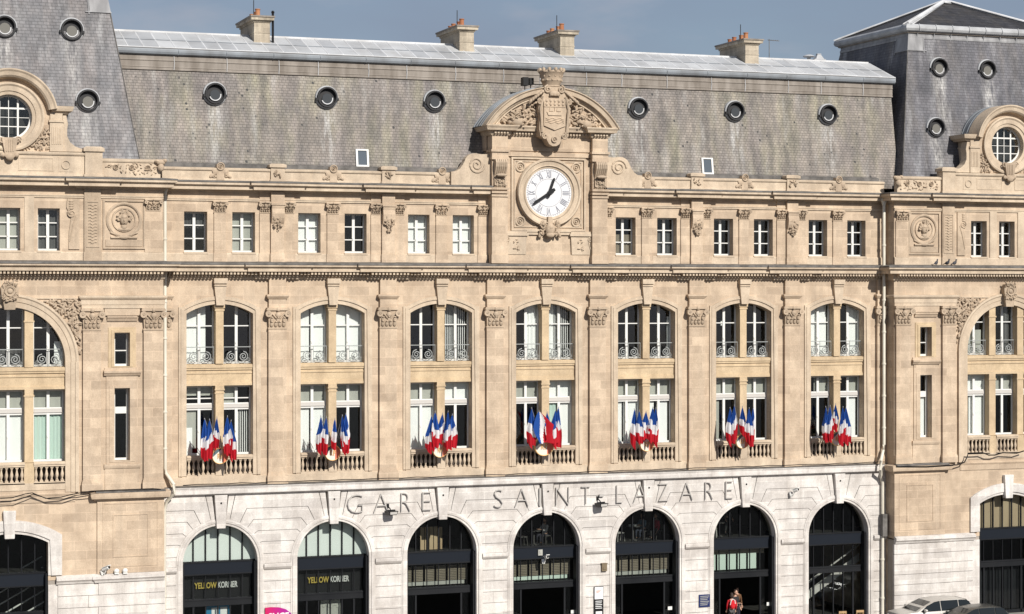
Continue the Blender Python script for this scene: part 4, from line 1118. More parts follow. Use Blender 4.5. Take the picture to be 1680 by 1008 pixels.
    f.ring((c, yy, Zc), [(.94, .0), (.94, -.05), (1.06, -.05), (1.06, .0)], 40)
    for d, t in ((-.42, .042), (.42, .042), (0, .016)): hh = math.sqrt(.98**2-d*d); f.box(c+d-t, c+d+t, yy-.04, yy, Zc-hh, Zc+hh)
    for d, t in ((.42, .04), (-.42, .022), (0, .012)): hh = math.sqrt(.98**2-d*d); f.box(c-hh, c+hh, yy-.035, yy-.005, Zc+d-t, Zc+d+t)
    ww = f.build("round_window", PAINT, B)
    q = MB(); q.lathe((c, yy+.004, Zc), [(1.0, 0), (1.0, .006)], 36, 'Y'); q.build("pane", GLASS, ww)
    q = MB(); q.lathe((c, yy+.5, Zc), [(1.2, 0), (1.2, .05)], 24, 'Y'); q.build("room_shade_disc", ROOM, ww)  # last disc: near-black colour for the shaded space behind the pane
    w = MB()
    w.ring((c, Yd+.6, 25.86), [(2.10, 0), (2.17, 0), (2.17, 2.6), (2.10, 2.6)], 30, R(8), R(172))
    for a in range(5): w.ring((c, Yd+.75+a*.45, 25.86), [(2.16, 0), (2.20, 0), (2.20, .05), (2.16, .05)], 30, R(8), R(172))
    for s in (-1, 1):
        x0, x1 = sorted((c+s*1.9, c+s*2.16)); w.box(x0, x1, Yd+.6, Yd+3, 24.2, 26.2)
    w.build("dormer_roof", ZINC_DARK, B, True)
    # steep slate roof, lead band and zinc roll, low upper roof
    w = MB(); b0 = (c-6.2, c+6.2, -.35, 11.0); b1 = (c-4.8, c+4.8, 1.35, 8.9)
    w.frustum(b0, b1, 23.5, 31.95); rf = w.build("pavilion_roof", SLATE_BLUE if side > 0 else SLATE_DEEP, B)
    def at_z(z):
        t = (z-23.5)/(31.95-23.5); return tuple(b0[i]+(b1[i]-b0[i])*t for i in range(4))
    def loop(e, z): q = at_z(z); return [(q[0]-e, q[2]-e), (q[1]+e, q[2]-e), (q[1]+e, q[3]+e), (q[0]-e, q[3]+e)]
    w = MB()
    w.sweep(loop(0, 31.95), [(-.2, 31.80), (.05, 31.80), (.05, 31.90), (.02, 31.96), (.02, 32.12), (.06, 32.2), (-.2, 32.2)], True)
    for sx in (0, 1):
        for zz0, zz1 in ((31.12, 31.86),):
            qa, qb = at_z(zz0), at_z(zz1); e = .035
            X0, X1 = (qa[sx], qb[sx]); d = 1 if sx == 0 else -1
            w.add([(X0-d*e, qa[2]-e, zz0), (X0+d*.95, qa[2]-e, zz0), (X1+d*.90, qb[2]-e, zz1), (X1-d*e, qb[2]-e, zz1),
                   (X0-d*e, qa[2]+1.3, zz0), (X1-d*e, qb[2]+1.15, zz1)], [(0, 1, 2, 3), (0, 3, 5, 4)])
            w.tube([(X0+d*1.0, qa[2]-e, zz0-.12), (X1+d*.93, qb[2]-e, zz1)], .04, 5); w.tube([(X0-d*e, qa[2]-e, zz0), (X0+d*1.18, qa[2]-e, zz0)], .04, 5); w.tube([(X0-d*e, qa[2]-e, zz0), (X0-d*e, qa[2]+1.34, zz0)], .04, 5)
            w.tube([(X0-d*e, qa[2]+1.35, zz0-.12), (X1-d*e, qb[2]+1.17, zz1)], .04, 5)
    w.build("lead_band", LEADB, B)
    w = MB()
    w.sweep(loop(0, 31.95), [(-.3, 32.16), (.12, 32.16), (.26, 32.22), (.32, 32.34), (.30, 32.48), (.20, 32.58), (-.3, 32.62)], True)
    q = at_z(31.95); n = 9
    for i in range(n):
        x = q[0] + (q[1]-q[0])*(i+.5)/n
        w.tube([(x, q[2]-.34, 32.2), (x, q[2]-.35, 32.4), (x, q[2]-.25, 32.6)], .02, 4)
        w.tube([(x, q[2]-.03, 31.7), (x, q[2]-.06, 31.95), (x, q[2]-.12, 32.2)], .018, 4)
    w.build("zinc_roll", ZINC, B)
    w = MB(); w.sweep(loop(0, 31.95), [(-.3, 32.10), (.10, 32.10), (.14, 32.155), (-.3, 32.16)], True); w.build("under_roll_mould", BAND, B)  # band-coloured strip below the zinc roll
    w = MB(); e = .12; z0 = 32.55; zt = 34.5; yc = (q[2]+q[3])/2
    x0, x1, y0, y1 = q[0]-e, q[1]+e, q[2]-e, q[3]+e
    r0, r1 = c-.3, c+.3
    w.add([(x0, y0, z0), (x1, y0, z0), (x1, y1, z0), (x0, y1, z0), (r0, yc, zt), (r1, yc, zt)], [(0, 1, 5, 4), (1, 2, 5), (2, 3, 4, 5), (3, 0, 4), (3, 2, 1, 0)])
    w.build("upper_roof", SLATE_DARK, B)
    w = MB()
    for a, b in (((x0, y0, z0), (r0, yc, zt)), ((x1, y0, z0), (r1, yc, zt)), ((x0, y1, z0), (r0, yc, zt)), ((x1, y1, z0), (r1, yc, zt)), ((r0, yc, zt), (r1, yc, zt))):
        va, vb = Vector(a), Vector(b)
        w.tube([va+Vector((0, 0, .06)), vb+Vector((0, 0, .06))], .09, 6)
        for o in (-.26, .26):
            off = Vector((0, o, -.02)) if abs(va.x-vb.x) > .1 and abs(va.y-vb.y) < .1 else Vector((o, -o*.2, .0))
            w.tube([va+off, vb+off*.5], .045, 5)
        d = (vb-va); side_v = d.cross(Vector((0, 0, 1))).normalized()*.24
        w.add([va-side_v+Vector((0, 0, .02)), va+side_v+Vector((0, 0, .02)), vb+side_v+Vector((0, 0, .04)), vb-side_v+Vector((0, 0, .04))], [(0, 1, 2, 3)])
    w.build("hip_flashing", ZINC_BRIGHT, B)
    w = MB()
    for s in (-1, 1): w.tube([(c+s*6.20, -.35, 23.5), (c+s*4.95, 1.17, 31.1)], .03, 5)
    w.sweep([(c-6.2, -.38), (c+6.2, -.38)], [(-.1, 23.55), (.12, 23.55), (.12, 23.62), (.0, 24.05), (-.1, 24.05)])
    w.build("hip_roll", LEDGE, B)
    return rf
ROOFP = {}
for c, side in ((PAV[0], 1), (PAV[1], -1)): ROOFP[side] = pavilion(c, side)

def oculus(x, y, z, sc=1.0, grey_louvre=False):                     # round metal roof light, hooded
    w = MB()
    w.ring((x, y, z), [(.42*sc, .5), (.42*sc, -.28), (.44*sc, -.31), (.50*sc, -.31), (.52*sc, -.27), (.51*sc, .6)], 26)
    w.box(x-.58*sc, x-.49*sc, y-.28, y-.1, z-.16, z-.04); w.box(x+.49*sc, x+.58*sc, y-.28, y-.1, z-.16, z-.04)
    w.lathe((x, y-.10, z), [(.42*sc, 0), (.42*sc, .04)], 22, 'Y')
    o = w.build("round_roof_window", newm_oculus, B, True)
    f = MB(); f.ring((x, y-.04, z), [(.51*sc, .55), (.51*sc, -.15), (.58*sc, -.10), (.61*sc, .55)], 26); f.build("lead_collar", ZINC, o, True)
    f = MB(); f.ring((x, y-.2, z-.06), [(.25*sc, .08), (.25*sc, 0), (.295*sc, 0), (.295*sc, .08)], 22, R(200), R(370)); f.build("rim", ZINC_BRIGHT, o, True)
    f = MB(); f.lathe((x, y-.18, z-.06), [(0, 0), (.25*sc, 0), (.25*sc, .06)], 20, 'Y'); f.build("pane", OC_PANE if grey_louvre else BLACKGLASS, o)  # grey louvre on the pavilions, dark glass elsewhere
newm_oculus = newmat("oculus_dark_metal", (0.03, 0.03, 0.032), 0.65)
OC_PANE = newmat("oculus_grey_louvre", (0.15, 0.145, 0.13), 0.6)
BLACKGLASS = newmat("oculus_dark_glass", (0.05, 0.055, 0.06), 0.2, 0, 0.5)
def slope_y(z): return .45 + (z-23.6)*(1.25-.45)/(28.5-23.6)
for k in (0, 1, 2, 4, 5, 6): oculus(k*BAY-.04, slope_y(27.4), 27.4)
for c in PAV:
    yf = lambda z: -.35 + (z-23.5)*1.7/7.95
    for u in (-3.1, 0, 3.1): oculus(c+u, yf(30.2), 30.2, 1.0, True)
    for u in (-3.75, 3.75): oculus(c+u, yf(26.8), 26.8, 1.0, True)

# ------------------------------------------------------------------ central mansard, gutter, zinc roof, chimneys
w = MB(); w.sweep([(LX-1.8, 0), (RX+1.15, 0)], [(-.45, 23.4), (-.45, 23.6), (-1.25, 28.5), (-9.0, 28.5), (-9.0, 23.4)])
w.build("mansard_roof", SLATE, B)
w = MB(); w.sweep([(LX-2.3, 0), (RX+1.2, 0)], [(-1.205, 28.46), (-1.17, 28.48), (-1.17, 28.53), (-1.20, 28.55), (-1.20, 28.60), (-1.18, 28.62), (-1.20, 28.66), (-1.20, 28.90), (-1.17, 28.93), (-1.17, 28.97), (-1.19, 29.0), (-1.19, 29.18), (-1.5, 29.2), (-1.5, 28.46)])
w.build("eaves_band", BAND, B)
w = MB(); w.sweep([(LX-2.3, 0), (RX+1.28, 0)], [(-1.3, 29.19), (-1.12, 29.19), (-1.04, 29.24), (-1.0, 29.34), (-1.0, 29.44), (-1.03, 29.52), (-1.3, 29.54)])
for i in range(17):
    x = LX + 1.1 + i*2.35; w.tube([(x, 1.05, 29.22), (x, .985, 29.38), (x, 1.02, 29.53)], .022, 4)
w.build("gutter", ZINC_DARK, B)
w = MB(); w.sweep([(LX-2.3, 0), (RX+1.28, 0)], [(-1.4, 29.52), (-1.0, 29.50), (-.97, 29.535), (-1.0, 29.57), (-1.4, 29.60)])
for i in range(17):
    x = LX + .9 + i*2.35 + (i*37 % 5)*.12; w.tube([(x, 1.165, 28.5), (x+.02, 1.165, 28.8), (x, 1.165, 29.16)], .018, 4)
w.build("gutter_edge", ZINC_BRIGHT, B)
w = MB(); w.sweep([(LX-2.6, 0), (RX+1.32, 0)], [(-1.05, 29.3), (-1.05, 29.56), (-3.85, 30.64), (-9.0, 30.75), (-9.0, 29.3)])
zr = w.build("zinc_roof", ZINC_SHEET, B)
w = MB(); n = 57
for i in range(n):
    x = LX - 2.1 + (RX-LX+3.3)*i/(n-1)
    w.add([(x-.045, 1.08, 29.565), (x+.045, 1.08, 29.565), (x+.03, 1.08, 29.595), (x-.015, 1.08, 29.595), (x-.045, 3.85, 30.635), (x+.045, 3.85, 30.635), (x+.03, 3.85, 30.665), (x-.015, 3.85, 30.665)],
          [(0, 1, 2, 3), (0, 4, 5, 1), (1, 5, 6, 2), (2, 6, 7, 3), (3, 7, 4, 0), (4, 7, 6, 5)])
w.box(LX-2.4, RX+1.2, 3.80, 3.95, 30.62, 30.70)
w.build("standing_seams", ZINC_BRIGHT, zr)
w = MB()                                                         # lap joint across the sheets
w.add([(LX-2.4, 2.30, 30.058), (RX+1.25, 2.30, 30.058), (RX+1.25, 2.34, 30.09), (LX-2.4, 2.34, 30.09)], [(0, 1, 2, 3)]); w.build("lap_joint", ZINC_DARK, zr)
for px, wd in ((417, .80), (754, .78), (919, .80), (1223, .80)):
    Yc = 2.75
    x0, _ = at(px, 80, Yc); x1 = x0+wd; ch = empty("chimney", parent=B)
    m = MB(); m.box(x0, x1, Yc, Yc+3.2, 29.8, 31.22); m.box(x0-.03, x1+.03, Yc-.03, Yc+3.23, 29.9, 30.25); m.box(x0-.02, x1+.02, Yc-.02, Yc+3.22, 30.68, 30.73); m.build("shaft", CHIM, ch)
    m = MB(); m.box(x0-.05, x1+.05, Yc-.05, Yc+3.25, 31.22, 31.32); m.box(x0-.18, x1+.18, Yc-.18, Yc+3.38, 31.32, 31.46); m.build("cap", CHIM, ch)
    m = MB(); m.box(x0-.22, x1+.22, Yc-.22, Yc+3.42, 31.46, 31.54); m.build("cap_slab", BAND, ch)
    for q, (dx, dy, h, r) in enumerate(((.30, .55, .42, .15), (.42, 1.35, .38, .15), (.36, 2.1, .36, .14), (.40, 2.75, .32, .14))):
        m = MB(); r *= .85; m.lathe((x0+dx, Yc+dy, 31.53), [(r*1.1, 0), (r, .05), (r*.92, h-.06), (r*1.1, h-.04), (r*1.1, h), (r*.8, h), (r*.75, h-.2)], 12); m.build("chimney_pot", TERRA, ch, True)
    m = MB(); m.tube([(x0+.2, Yc+1.0, 31.6), (x0+.2, Yc+1.0, 32.45)], .022, 5)
    if px == 417: m.tube([(x1+.16, Yc+.05, 30.2), (x1+.16, Yc+.05, 31.7)], .06, 6); m.blob((x1+.16, Yc+.05, 31.75), (.09, .09, .09))
    m.build("lightning_rod", BLACK, ch)
    m = MB(); m.add([(x0-.16, Yc-.45, 30.10-.16+.06), (x1+.2, Yc-.45, 30.0), (x1+.2, Yc+1.2, 30.66), (x0-.16, Yc+1.2, 30.66)], [(0, 1, 2, 3)]); m.build("flashing_apron", ZINC_BRIGHT, ch)
m = MB(); a = at(583, 271, .6)[0]
for px in (583, 1150):
    x = at(px, 260, .62)[0]; z0, z1 = 23.98, 24.85; y0, y1 = slope_y(z0)-.06, slope_y(z1)-.06
    def quad(m, xa, xb, za, zb, e): m.add([(xa, slope_y(za)-e, za), (xb, slope_y(za)-e, za), (xb, slope_y(zb)-e, zb), (xa, slope_y(zb)-e, zb), (xa, slope_y(za)+.1, za), (xb, slope_y(za)+.1, za), (xb, slope_y(zb)+.1, zb), (xa, slope_y(zb)+.1, zb)], [(0, 1, 2, 3), (0, 4, 5, 1), (1, 5, 6, 2), (2, 6, 7, 3), (3, 7, 4, 0)])
    m = MB(); W = .66
    quad(m, x, x+.10, z0, z1, .10); quad(m, x+W-.10, x+W, z0, z1, .10); quad(m, x+.10, x+W-.10, z1-.07, z1, .10); quad(m, x+.10, x+W-.10, z0, z0+.08, .10)
    o = m.build("skylight", PAINT, B); m = MB(); quad(m, x+.09, x+W-.09, z0+.07, z1-.06, .05); m.build("pane", newmat("skylight_glass", (0.09, 0.11, 0.13), 0.08, 0, 0.6), o)
m = MB(); m.sweep([(LX+.2, 0), (13.0, 0)], [(-.25, 23.45), (-.25, 23.95), (-.52, 24.0), (-.52, 23.45)]); m.sweep([(20.6, 0), (RX-.2, 0)], [(-.25, 23.45), (-.25, 23.93), (-.52, 24.0), (-.52, 23.45)]); m.build("parapet_gutter", LEDGE, B)

# ------------------------------------------------------------------ stone clock surround over the centre
C0 = 16.82
s_ = MB()
s_.box(C0-3.12, C0+3.12, -.30, 2.6, 19.2, 24.9)
s_.box(C0-3.16, C0+3.16, -.38, .1, 19.2, 19.66)
for s in (-1, 1):
    x = C0+s*2.72
    s_.box(x-.42, x+.42, -.62, 0, 19.64, 22.55); s_.box(x-.46, x+.46, -.68, 0, 19.2, 19.64)
    for z in (22.55, 22.72, 22.9): s_.box(x-.45, x+.45, -.68-.03*(z > 22.7), 0, z, z+.11)
    s_.box(x-.40, x+.40, -.58, 0, 22.5, 25.0)
    s_.box(x-.46, x+.46, -.72, 0, 24.42, 24.55); s_.box(x-.44, x+.44, -.68, 0, 24.55, 24.80); s_.box(x-.50, x+.50, -.76, 0, 24.80, 24.92)
    s_.box(x-.42, x+.42, -.64, 0, 24.92, 25.66)
s_.box(C0-2.3, C0+2.3, -.42, 0, 24.62, 24.82)
s_.box(C0-2.32, C0+2.32, -.36, 0, 24.9, 25.66)
s_.build("clock_surround", STONE, B)
q = MB()
q.plate(rect(C0-2.02, C0+2.02, 20.86, 24.58), [rect(C0-1.93, C0+1.93, 20.95, 24.49)], -.40, -.28)
q.plate(rect(C0-1.85, C0+1.85, 21.03, 24.42), [rect(C0-1.79, C0+1.79, 21.09, 24.36)], -.35, -.28)
for s in (-1, 1):
    for z in (21.34, 24.10): rosette(q, C0+s*1.52, -.31, z, .27)
    x = C0+s*1.75; q.box(x-.62, x+.62, -.50, 0, 20.60, 20.74); q.box(x-.56, x+.56, -.46, 0, 20.74, 20.84)
    pts = [(x-.5*1, 19.66), (x+.5, 19.66), (x+.52, 20.2), (x+.55, 20.6), (x-.55, 20.6), (x-.52, 20.2)]; q.plate(pts, (), -.42, 0)
    q.tube(spiral(x+s*.50, -.44, 20.42, .13, 1.4, math.pi/2, s, 12), .035, 5); q.tube([(x+s*.42, -.43, 20.3), (x+s*.5, -.44, 20.0), (x+s*.64, -.45, 19.7)], .03, 5)
    leafy(q, 12, lambda r: (x+r.uniform(-.2, .2), r.uniform(19.85, 20.45)), -.43, .08, random.Random(5), .5, .03)
q.box(C0-1.15, C0+1.15, -.40, 0, 20.66, 20.80); q.box(C0-1.2, C0+1.2, -.44, 0, 20.80, 20.88)
q.build("clock_panel", TRIM, B)
q = MB()
q.ring((C0, -.30, 22.80), [(1.24, .05), (1.24, -.10), (1.32, -.12), (1.36, -.20), (1.40, -.16), (1.58, -.20), (1.62, -.27), (1.70, -.28), (1.74, -.22), (1.74, .05)], 56)
q.build("dial_moulding", TRIM, B, True)
q = MB()
q.blob((C0, -.60, 20.92), (.26, .16, .34), None, 12, 8); q.blob((C0, -.66, 21.02), (.14, .12, .14), None, 9, 6); q.blob((C0, -.62, 20.66), (.24, .14, .16), None, 9, 6)
for s in (-1, 1):
    q.tube(spiral(C0+s*.34, -.56, 21.16, .20, 1.5, math.pi/2, -s, 16), .06, 6)
    for t in range(5): q.blob((C0+s*(.32+.05*t), -.52, 20.98-.08*t), (.16, .09, .09), Euler((0, s*(.4+.2*t), 0)), 7, 5)
q.plate([(C0-.14, 21.15), (C0+.14, 21.15), (C0+.11, 21.58), (C0-.11, 21.58)], (), -.62, -.3)
leafy(q, 44, lambda r: (C0+r.uniform(-.5, .5), r.uniform(20.62, 21.3)), -.56, .10, random.Random(31), .6, .10)
q.build("dial_mask_carving", CARVE, B, True)
for s in (-1, 1):                                                # consoles of the surround
    x = C0+s*2.72; q = MB()
    for i in range(6):
        xx0 = x-.31+i*.105; prof = [(-.62, 22.95), (-.72, 23.1), (-.70, 23.4), (-.66, 23.6), (-.78, 23.8), (-.92, 24.05), (-.95, 24.25), (-.86, 24.42), (-.5, 24.42), (-.5, 22.95)]
        q.add([(xx0, a, b) for a, b in prof] + [(xx0+.085, a, b) for a, b in prof], [tuple(range(10)), tuple(range(19, 9, -1))] + [(i2, (i2+1) % 10, (i2+1) % 10+10, i2+10) for i2 in range(10)])
    q.blob((x, -.86, 23.62), (.30, .16, .10), None, 10, 6)
    leafy(q, 16, lambda r: (x+r.uniform(-.26, .26), r.uniform(23.1, 23.5)), -.72, .09, random.Random(9), .6, .05)
    q.build("console", CARVE, B)
    sc_ = [(C0+s*3.08, 23.12), (C0+s*5.2, 23.12), (C0+s*5.2, 23.78), (C0+s*4.95, 23.80), (C0+s*4.75, 23.92), (C0+s*4.6, 24.12), (C0+s*4.48, 24.34)] + [(C0+s*(3.95+.56*math.cos(a)), 24.20+.52*math.sin(a)) for a in [R(10+i*16) for i in range(6)]] + [(C0+s*3.6, 24.68), (C0+s*3.08, 24.70)]
    q = MB(); q.plate(sc_ if s > 0 else sc_[::-1], (), -.34, .12)
    q.tube(spiral(C0+s*3.86, -.36, 24.16, .44, 2.0, 0, s, 30), .05, 6)
    q.build("side_scroll", TRIM, B)
# pediment
PZ, PH, PR = 26.10, 3.62, 4.25
pcz = PZ + 2.02 - PR; pam = math.asin(PH/PR)
q = MB()
q.sweep([(C0-3.16, 2.6), (C0-3.16, -.64), (C0-2.26, -.64), (C0-2.26, -.36), (C0+2.26, -.36), (C0+2.26, -.64), (C0+3.16, -.64), (C0+3.16, 2.6)], [(-.1, 25.64), (.04, 25.64), (.10, 25.74), (.12, 25.86), (.34, 25.88), (.37, 25.98), (.44, 26.08), (.44, 26.14), (-.1, 26.18)])
q.build("pediment_cornice", TRIM, B)
q = MB()
for a, b, y in ((-3.1, -2.3, -.64), (-2.2, 2.2, -.36), (2.3, 3.1, -.64)):
    n = int((b-a)/.16)
    for i in range(n): x = C0+a+(i+.5)*(b-a)/n; q.box(x-.05, x+.05, y-.2, y-.05, 25.72, 25.84)
q.build("pediment_dentils", TRIM, B)
q = MB()
q.ring((C0, -.75, pcz), [(PR-.46, .3), (PR-.44, -.02), (PR-.36, -.10), (PR-.30, -.12), (PR-.28, -.26), (PR-.10, -.30), (PR-.04, -.38), (PR, -.38), (PR, .5)], 40, math.pi/2-pam, math.pi/2+pam)
q.ring((C0, -.72, pcz), [(PR-.52, .05), (PR-.52, -.06), (PR-.46, -.06), (PR-.46, .05)], 40, math.pi/2-pam*.93, math.pi/2+pam*.93)
q.build("pediment_arch", TRIM, B)
q = MB(); q.plate([(C0+3.2, 26.15)] + arcpts(C0, pcz, PR-.42, math.pi/2-pam*.93, math.pi/2+pam*.93, 30) + [(C0-3.2, 26.15)], (), -.62, 1.6); q.build("tympanum", STONE, B)
q = MB()
def tym(r):
    x = r.uniform(.55, 2.95); z = r.uniform(26.22, 27.6)
    if x*x+(z-pcz)**2 > (PR-.62)**2: return None, None
    return C0+(x if r.random() < .5 else -x), z
leafy(q, 260, tym, -.66, .15, random.Random(21), .5, .14)
for s in (-1, 1):
    q.blob((C0+s*1.9, -.85, 26.30), (.34, .24, .26), None, 10, 7); q.blob((C0+s*1.6, -.80, 26.42), (.26, .2, .2), None, 9, 6); q.blob((C0+s*2.2, -.8, 26.28), (.2, .18, .16), None, 8, 5)
    leafy(q, 26, lambda r: (C0+s*r.uniform(1.4, 2.3), r.uniform(26.15, 26.65)), -.95, .09, random.Random(4), .6, .1)
q.build_split("tympanum_carving", CARVE, B, [C0], True)
q = MB()                                                         # zinc-clad barrel roof running back to the mansard
q.ring((C0, -.38, pcz), [(PR-.1, 0), (PR+.03, 0), (PR+.03, 3.4), (PR-.1, 3.4)], 40, math.pi/2-pam, math.pi/2+pam)
for a in range(7): q.ring((C0, -.2+a*.45, pcz), [(PR+.02, 0), (PR+.07, 0), (PR+.07, .04), (PR+.02, .04)], 40, math.pi/2-pam, math.pi/2+pam)
q.build("pediment_roof", ZINC_DARK, B)
q = MB(); q.box(C0-3.2, C0+3.2, .1, 2.8, 24.9, 26.1); q.build("clock_block", STONE, B)
# cartouche, city arms and mural crown
def lathe_half(m, c, prof, n=14): m.lathe(c, prof, n)
q = MB(); yc = -1.16
body = [(C0-.28, 25.22), (C0-.1, 25.12), (C0+.1, 25.12), (C0+.28, 25.22), (C0+.42, 25.48), (C0+.74, 25.62), (C0+.80, 25.95), (C0+.78, 26.6), (C0+.86, 27.0), (C0+.74, 27.5), (C0+.5, 27.9), (C0+.3, 28.12), (C0-.3, 28.12), (C0-.5, 27.9), (C0-.74, 27.5), (C0-.86, 27.0), (C0-.78, 26.6), (C0-.80, 25.95), (C0-.74, 25.62), (C0-.42, 25.48)]
q.plate(body, (), yc, -.5)
shd = [(C0, 25.92), (C0+.58, 26.14), (C0+.58, 27.52), (C0-.58, 27.52), (C0-.58, 26.14)]
q.plate(shd, (), yc-.08, yc+.02); q.box(C0-.58, C0+.58, yc-.11, yc-.06, 27.08, 27.13)
for i in range(5):
    for j in range(2): q.blob((C0-.44+i*.22, yc-.09, 27.22+j*.18), (.07, .05, .085), None, 6, 4)
for j in range(3): q.tube([(C0-.5+i*.1, yc-.09, 26.30+j*.10+.04*math.sin(i*1.6+j)) for i in range(11)], .024, 5)
q.plate([(C0-.36, 26.66), (C0+.36, 26.66), (C0+.44, 26.84), (C0-.44, 26.84)], (), yc-.13, yc-.06); q.tube([(C0, yc-.1, 26.8), (C0, yc-.1, 27.06)], .025, 5)
for d in (-.2, .2): q.plate([(C0+d-.12, 26.87), (C0+d+.12, 26.87), (C0+d+.08, 27.04), (C0+d-.08, 27.04)], (), yc-.12, yc-.07)
for s in (-1, 1):
    for (x, z, r) in ((.52, 25.62, .17), (.36, 27.98, .2), (.78, 27.35, .15)): q.tube(spiral(C0+s*x, yc-.06, z, r, 1.6, math.pi/2, -s, 18), .05, 6)
    q.tube([(C0+s*.66, yc-.03, 25.8), (C0+s*.70, yc-.07, 26.5), (C0+s*.76, yc-.05, 27.0), (C0+s*.6, yc-.07, 27.6)], .075, 6)
    for t in range(6): q.blob((C0+s*(.62+.13*t), yc+.05, 27.85-.10*t), (.16, .12, .09), Euler((0, s*(.6+.1*t), 0)), 7, 5)
q.ring((C0, yc-.03, 25.46), [(.10, .0), (.10, -.06), (.16, -.06), (.16, 0)], 14); q.blob((C0, yc-.04, 25.46), (.06, .06, .06))
q.blob((C0, yc-.05, 27.78), (.30, .14, .14), None, 10, 6)
for i in range(7): q.blob((C0-.24+.08*i, yc-.14, 27.70), (.05, .06, .07), None, 6, 4)
q.build("coat_of_arms", CARVE, B, True)
q = MB(); yy = -.75
q.lathe((C0, yy, 28.1), [(.40, 0), (.46, .05), (.43, .10), (.50, .28), (.54, .34), (.52, .40), (.62, .72), (.66, .76), (.64, .82), (.52, .82), (.5, .3)], 24)
for i in range(12):
    a = 2*math.pi*i/12; q.blob((C0+.62*math.cos(a), yy+.62*math.sin(a), 28.98), (.11, .11, .12), None, 6, 4)
    q.blob((C0+.56*math.cos(a), yy+.56*math.sin(a), 28.66), (.05, .05, .05), None, 6, 4); q.blob((C0+.52*math.cos(a+.26), yy+.52*math.sin(a+.26), 28.47), (.06, .06, .06), None, 6, 4)
q.build("mural_crown", CARVE, B, True)

# ------------------------------------------------------------------ rooms behind the windows, their shade put into the colour
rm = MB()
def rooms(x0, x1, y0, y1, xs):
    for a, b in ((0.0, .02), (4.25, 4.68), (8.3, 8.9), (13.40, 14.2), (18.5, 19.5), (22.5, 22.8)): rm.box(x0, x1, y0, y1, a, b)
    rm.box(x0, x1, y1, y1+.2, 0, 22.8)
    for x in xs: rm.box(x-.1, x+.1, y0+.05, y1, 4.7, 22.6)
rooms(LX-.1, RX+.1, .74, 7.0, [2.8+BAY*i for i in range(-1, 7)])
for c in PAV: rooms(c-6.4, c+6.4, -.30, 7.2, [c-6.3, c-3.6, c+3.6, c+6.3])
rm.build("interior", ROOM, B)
# moving stairs seen through the glass
for (xa, za, xb, zb, y, wd) in ((6*BAY-2.3, .2, 6*BAY+2.2, 3.0, 1.5, .9), (6*BAY-1.4, .0, 6*BAY+3.1, 2.7, 3.2, .9)):
    m = MB(); m.add([(xa, y, za), (xb, y, zb), (xb, y, zb+.42), (xa, y, za+.42), (xa, y+.06, za), (xb, y+.06, zb), (xb, y+.06, zb+.42), (xa, y+.06, za+.42)], [(0, 1, 2, 3), (7, 6, 5, 4), (0, 4, 5, 1), (2, 6, 7, 3), (1, 5, 6, 2), (3, 7, 4, 0)])
    m.tube([(xa, y, za+.9), (xb, y, zb+.9)], .04, 5)
    m.build("staircase_rail", PAINT_GREY, B)
m = MB()
for q in range(5): m.tube([(PAV[0]-2.0, .6+q*.25, 1.1+q*.5), (PAV[0]+1.8, .6+q*.25, 3.2+q*.5)], .035, 5)
m.build("staircase_rail", PAINT, B)

# ------------------------------------------------------------------ things on and before the building
# clock
ck = empty("clock", "round white station clock with black hands under the carved crest", "clock", None, (C0, -.36, 22.80))
m = MB(); m.lathe((0, 0, 0), [(0, -.02), (1.24, -.02), (1.24, .05), (0, .05)], 56, 'Y'); m.build("dial", DIAL, ck)
m = MB()
ROM = ["XII", "I", "II", "III", "IIII", "V", "VI", "VII", "VIII", "IX", "X", "XI"]
for i, t in enumerate(ROM):
    wdt = {"I": .05, "II": .12, "III": .19, "IIII": .26, "V": .15, "VI": .2, "VII": .26, "VIII": .32, "IX": .2, "X": .15, "XI": .2, "XII": .26}[t]
    vs, fs = text_mesh(t, -wdt/2, wdt/2, .76, 1.10, -.03, .02, .012)
    a = -i*math.pi/6; ca, sa = math.cos(a), math.sin(a)
    m = MB(); m.add([(x*ca - z*sa, y, x*sa + z*ca) for x, y, z in vs], fs); m.build("numeral", NUMERAL, ck)
m = MB(); m.ring((0, -.02, 0), [(.70, .01), (.70, -.012), (.715, -.012), (.715, .01)], 48); m.ring((0, -.02, 0), [(1.13, .01), (1.13, -.012), (1.145, -.012), (1.145, .01)], 56)
for i in range(60):
    a = i*math.pi/30; m.tube([(1.145*math.cos(a), -.03, 1.145*math.sin(a)), (1.20*math.cos(a), -.03, 1.20*math.sin(a))], .008, 4)
m.build("minute_track", NUMERAL, ck)
def hand(name, ang, ln, wd, y, tail):
    m = MB(); m.plate([(-wd*.55, -tail), (wd*.55, -tail), (wd*.8, -tail*.4), (wd*.5, 0), (wd*.5, ln*.9), (wd*.2, ln), (-wd*.2, ln), (-wd*.5, ln*.9), (-wd*.5, 0), (-wd*.8, -tail*.4)], (), y-.03, y)
    m.ring((0, y, 0), [(.0, -.05), (.11, -.05), (.11, .02), (0, .02)], 16)
    o = m.build(name, BLACK, ck); o.rotation_euler = (0, ang, 0); return o
hand("hour_hand", R(20), .80, .13, -.10, .26)
hand("minute_hand", R(237), 1.05, .13, -.15, .34)

